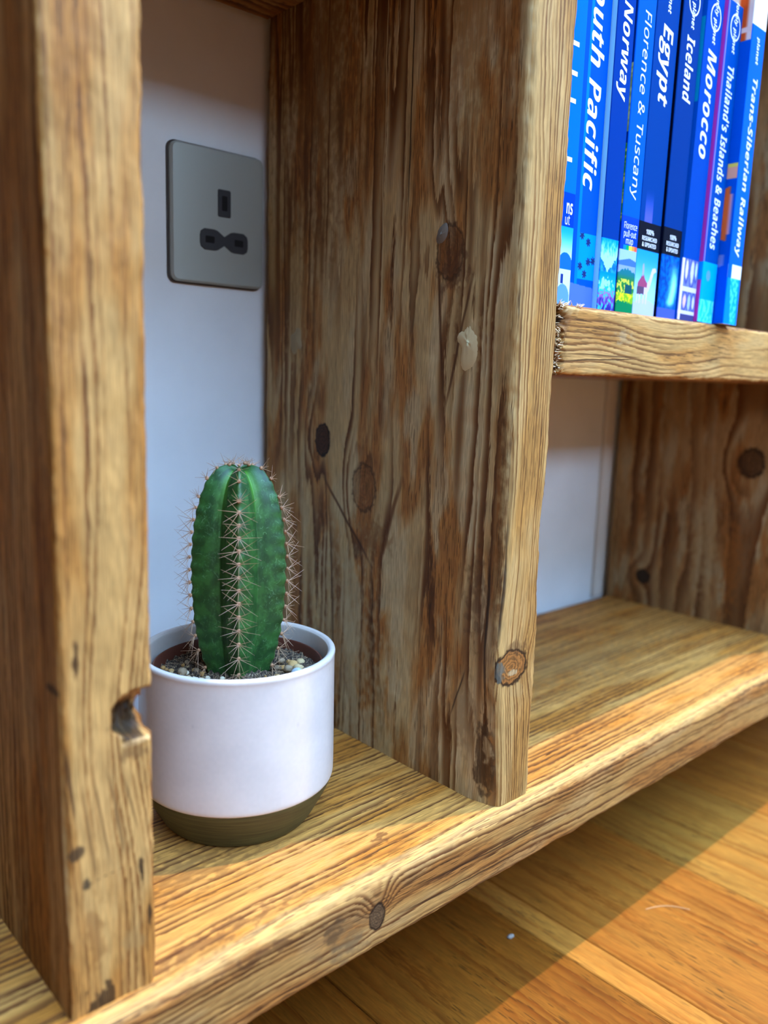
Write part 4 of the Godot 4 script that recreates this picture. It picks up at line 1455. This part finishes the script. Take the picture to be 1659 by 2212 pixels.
# The small printed pictures: fx across, fy down.
func pic(i: int, fx: float, fy: float) -> Color:
	var n := n_patch.get_noise_2d(fx * 5.0 + i * 13.0, fy * 7.0)
	var n2 := n_pore.get_noise_2d(fx * 4.5 + i * 7.0, fy * 7.0)
	match i:
		0:
			var c := c8(20, 150, 240).lerp(c8(190, 232, 250), smoothstep(0.0, 0.42, fy))
			if Vector2((fx - 0.7) / 0.34, (fy - 0.52) / 0.20).length() < 1.0 and fy < 0.53:
				c = c8(20, 96, 226)
			elif fy > 0.52:
				c = c8(190, 206, 240)
				if Vector2((fx - 0.66) / 0.3, (fy - 0.90) / 0.18).length() < 1.0:
					c = c8(90, 140, 236)
				if absf(fx - 0.60) < 0.05 and fy > 0.60 and fy < 0.72:
					c = c8(30, 50, 120)
			return c
		1:
			var c := c8(0, 132, 240)
			for p in [Vector2(0.14, 0.06), Vector2(0.52, 0.18), Vector2(0.86, 0.56), Vector2(0.58, 0.60), Vector2(0.12, 0.72), Vector2(0.40, 0.88)]:
				var d: Vector2 = (Vector2(fx, fy) - p) / Vector2(0.15, 0.10)
				var a := d.angle()
				if d.length() < 0.45 + 0.5 * absf(sin(a * 3.5 + p.x * 9.0)):
					c = c8(28, 44, 96) if p.x != 0.52 else c8(120, 40, 80)
			return c
		2:
			var c := c8(0, 140, 236).lerp(c8(150, 214, 246), smoothstep(0.0, 0.24, fy + n * 0.1))
			var ridge := 0.25 + 0.28 * (1.0 - absf(fx - 0.45) * 2.0) - 0.04 * n2
			if fy > ridge * 0.8 + 0.04:
				c = c8(10, 92, 210).lerp(c8(40, 150, 238), clampf(n + 0.4, 0.0, 1.0))
			if fy > 0.46:
				c = c8(0, 130, 232).lerp(c8(40, 170, 246), smoothstep(0.46, 0.7, fy))
			if Vector2((fx - 0.35) / 0.34, (fy - 0.62) / 0.07).length() < 1.0 + n:
				c = c8(140, 206, 246)
			if fy > 0.72 + 0.10 * n2 and n2 > -0.35:
				c = c8(150, 104, 206).lerp(c8(40, 40, 130), clampf((fy - 0.76) * 4.0 + n2 * 0.8, 0.0, 1.0))
			return c
		3:
			var c := c8(146, 176, 214)
			if fy > 0.12 + 0.10 * absf(fx - 0.6):
				c = c8(62, 104, 176)
			if fy > 0.24:
				c = c8(128, 150, 206)
			if fy > 0.36 - 0.07 * sin(fx * PI) + 0.03 * n:
				c = c8(26, 108, 118).lerp(c8(40, 120, 60), smoothstep(0.36, 0.5, fy))
			if fy > 0.46 and fy < 0.70 and n2 + n > 0.02:
				c = c8(196, 196, 70)
			if fy > 0.54 and fx > 0.45 and fx < 0.86 and fy < 0.72:
				c = c8(20, 76, 84)
			if fy > 0.68 and fy < 0.86:
				c = c8(222, 214, 40).lerp(c8(120, 170, 40), clampf(0.4 + n * 2.0 + (fx - 0.5), 0.0, 1.0))
			if fy > 0.82 + 0.05 * n:
				c = c8(10, 118, 72)
			return c
		4:
			var c := c8(30, 140, 224).lerp(c8(150, 200, 232), smoothstep(0.0, 0.7, fy))
			if fy > 0.82 - 0.08 * sin(fx * PI):
				c = c8(168, 176, 214)
			if Geometry2D.is_point_in_polygon(Vector2(fx, fy), camel):
				c = c8(196, 178, 190)
				if fx < 0.56 and fy < 0.56:
					c = c8(148, 66, 100)
				elif fx < 0.44 and fy < 0.68:
					c = c8(84, 66, 92)
			if Vector2((fx - 0.34) / 0.05, (fy - 0.30) / 0.10).length() < 1.0:
				c = c8(150, 150, 196)
			return c
		5:
			var c := c8(4, 58, 140).lerp(c8(0, 96, 168), clampf(0.5 + n, 0.0, 1.0))
			var glow := exp(-pow((fx - 0.62 - 0.15 * sin(fy * 4.0)) / 0.20, 2.0)) * smoothstep(0.0, 0.5, fy) * (1.0 - smoothstep(0.72, 0.86, fy))
			c = c.lerp(c8(150, 240, 240), clampf(glow, 0.0, 1.0))
			if fy > 0.84:
				c = c8(64, 84, 190)
			return c
		6:
			# pale figures in front of dusky arcades
			var c := c8(108, 120, 184)
			for f in [[0.28, 0.17, 0.10, 0.17, c8(206, 190, 216)], [0.62, 0.20, 0.12, 0.20, c8(188, 184, 218)], [0.86, 0.16, 0.08, 0.15, c8(176, 196, 226)], [0.30, 0.68, 0.11, 0.12, c8(214, 172, 200)], [0.58, 0.70, 0.10, 0.14, c8(150, 172, 228)], [0.84, 0.69, 0.09, 0.12, c8(196, 190, 222)]]:
				var d := Vector2((fx - f[0]) / f[2], (fy - f[1]) / f[3]).length()
				c = c.lerp(f[4], 1.0 - smoothstep(0.6, 1.2, d + n * 0.3))
				c = c.lerp(c8(48, 58, 126), exp(-pow((d - 1.25) / 0.25, 2.0)) * 0.7)
			if absf(fy - 0.49) < 0.04 or absf(fy - 0.87) < 0.03:
				c = c8(196, 190, 222)
			if fy > 0.90:
				c = c8(60, 60, 110)
			if fx < 0.12:
				c = c8(214, 206, 216)
			return c
		7:
			var c := c8(0, 150, 244)
			if fy > 0.62:
				c = c8(90, 206, 246).lerp(c8(30, 180, 250), clampf(0.5 + n * 2.0, 0.0, 1.0))
			if Vector2((fx - 0.4) / 0.13, (fy - 0.22) / 0.09).length() < 1.0:
				c = c8(90, 140, 226)
			return c
		8:
			var c := c8(0, 122, 232)
			if fx > 0.2 + fy * 0.25 and fx < 0.85:
				c = c8(70, 190, 252).lerp(c8(0, 150, 244), clampf(0.4 + n * 2.0, 0.0, 1.0))
			return c
	return Color.BLUE


# What shows on the front cover beside the spine edge: fx back from the spine, fy down.
func cover_print(i: int, base: Color) -> ImageTexture:
	var w := 64
	var h := 256
	var im := Image.create(w, h, false, Image.FORMAT_RGB8)
	im.fill(base)
	for y in h:
		var fy := (y + 0.5) / h
		for x in w:
			var fx := (x + 0.5) / w
			var c := base
			var n := n_pore.get_noise_2d(fx * 20.0 + i * 5.0, fy * 60.0)
			if i == 3:
				if fy > 0.30 and fy < 0.49:
					c = c8(176, 182, 130).lerp(c8(120, 140, 96), clampf(0.5 + n * 2.0, 0.0, 1.0))
				elif fy > 0.52 and fy < 0.74:
					c = c8(40, 120, 60).lerp(c8(200, 190, 70), clampf(n * 3.0, 0.0, 1.0))
			elif i == 6:
				if fy > 0.08 and fy < 0.33:
					c = c8(0, 150, 196)
			elif i == 7:
				if fy > 0.805 and fy < 0.865:
					c = c8(0, 150, 240)
			elif i == 8:
				if fy < 0.135:
					c = c8(214, 84, 36) if fx < 0.075 and fx > 0.03 else c8(232, 206, 196)
					if absf(fy - 0.105) < 0.008:
						c = c8(236, 200, 186)
				elif fy > 0.50 and fy < 0.545 and fx < 0.055:
					c = c8(236, 214, 96) if fy < 0.512 else c8(240, 170, 140)
				elif Vector2((fx - 0.045) / 0.032, (fy - 0.655) / 0.085).length() < 1.0:
					c = c8(230, 104, 48) if fx > 0.030 else c8(206, 150, 170)
				elif Vector2((fx - 0.05) / 0.025, (fy - 0.80) / 0.02).length() < 1.0:
					c = c8(110, 130, 200)
				elif fx > 0.06:
					c = c8(0, 40, 170)
			im.set_pixel(x, y, c)
	return ImageTexture.create_from_image(im)


# ------------------------------------------------------------------ bits on the floor
func build_floor_bits() -> void:
	var crumb := MeshInstance3D.new()
	crumb.name = numbered("lint_fluff")
	crumb.mesh = pebble_mesh(4.2, Vector3(0.0030, 0.0010, 0.0019))
	crumb.material_override = plain_mat("lint", c8(150, 138, 126), 0.95)
	add_child(crumb, true)
	crumb.position = Vector3(0.0869, FLOOR_Y + 0.0009, -0.0467)
	crumb.set_meta("label", "tiny white speck of fluff on the shaded floorboard under the shelf")
	crumb.set_meta("category", "fluff")
	var st := SurfaceTool.new()
	st.begin(Mesh.PRIMITIVE_TRIANGLES)
	var pts := []
	for k in 9:
		var f := k / 8.0
		pts.append(Vector3(lerpf(0.1887, 0.2138, f), FLOOR_Y + 0.00035, lerpf(-0.0014, 0.0201, f)) + Vector3(0.003, 0, -0.003) * sin(PI * f))
	for k in 8:
		add_rod(st, pts[k], pts[k + 1], 0.00035, 0.00035, 5)
	st.generate_normals()
	var hair := MeshInstance3D.new()
	hair.name = numbered("thread")
	hair.mesh = st.commit()
	hair.material_override = plain_mat("thread", c8(196, 140, 86), 0.8)
	add_child(hair, true)
	hair.set_meta("label", "pale curved thread lying on the sunlit floorboard")
	hair.set_meta("category", "thread")
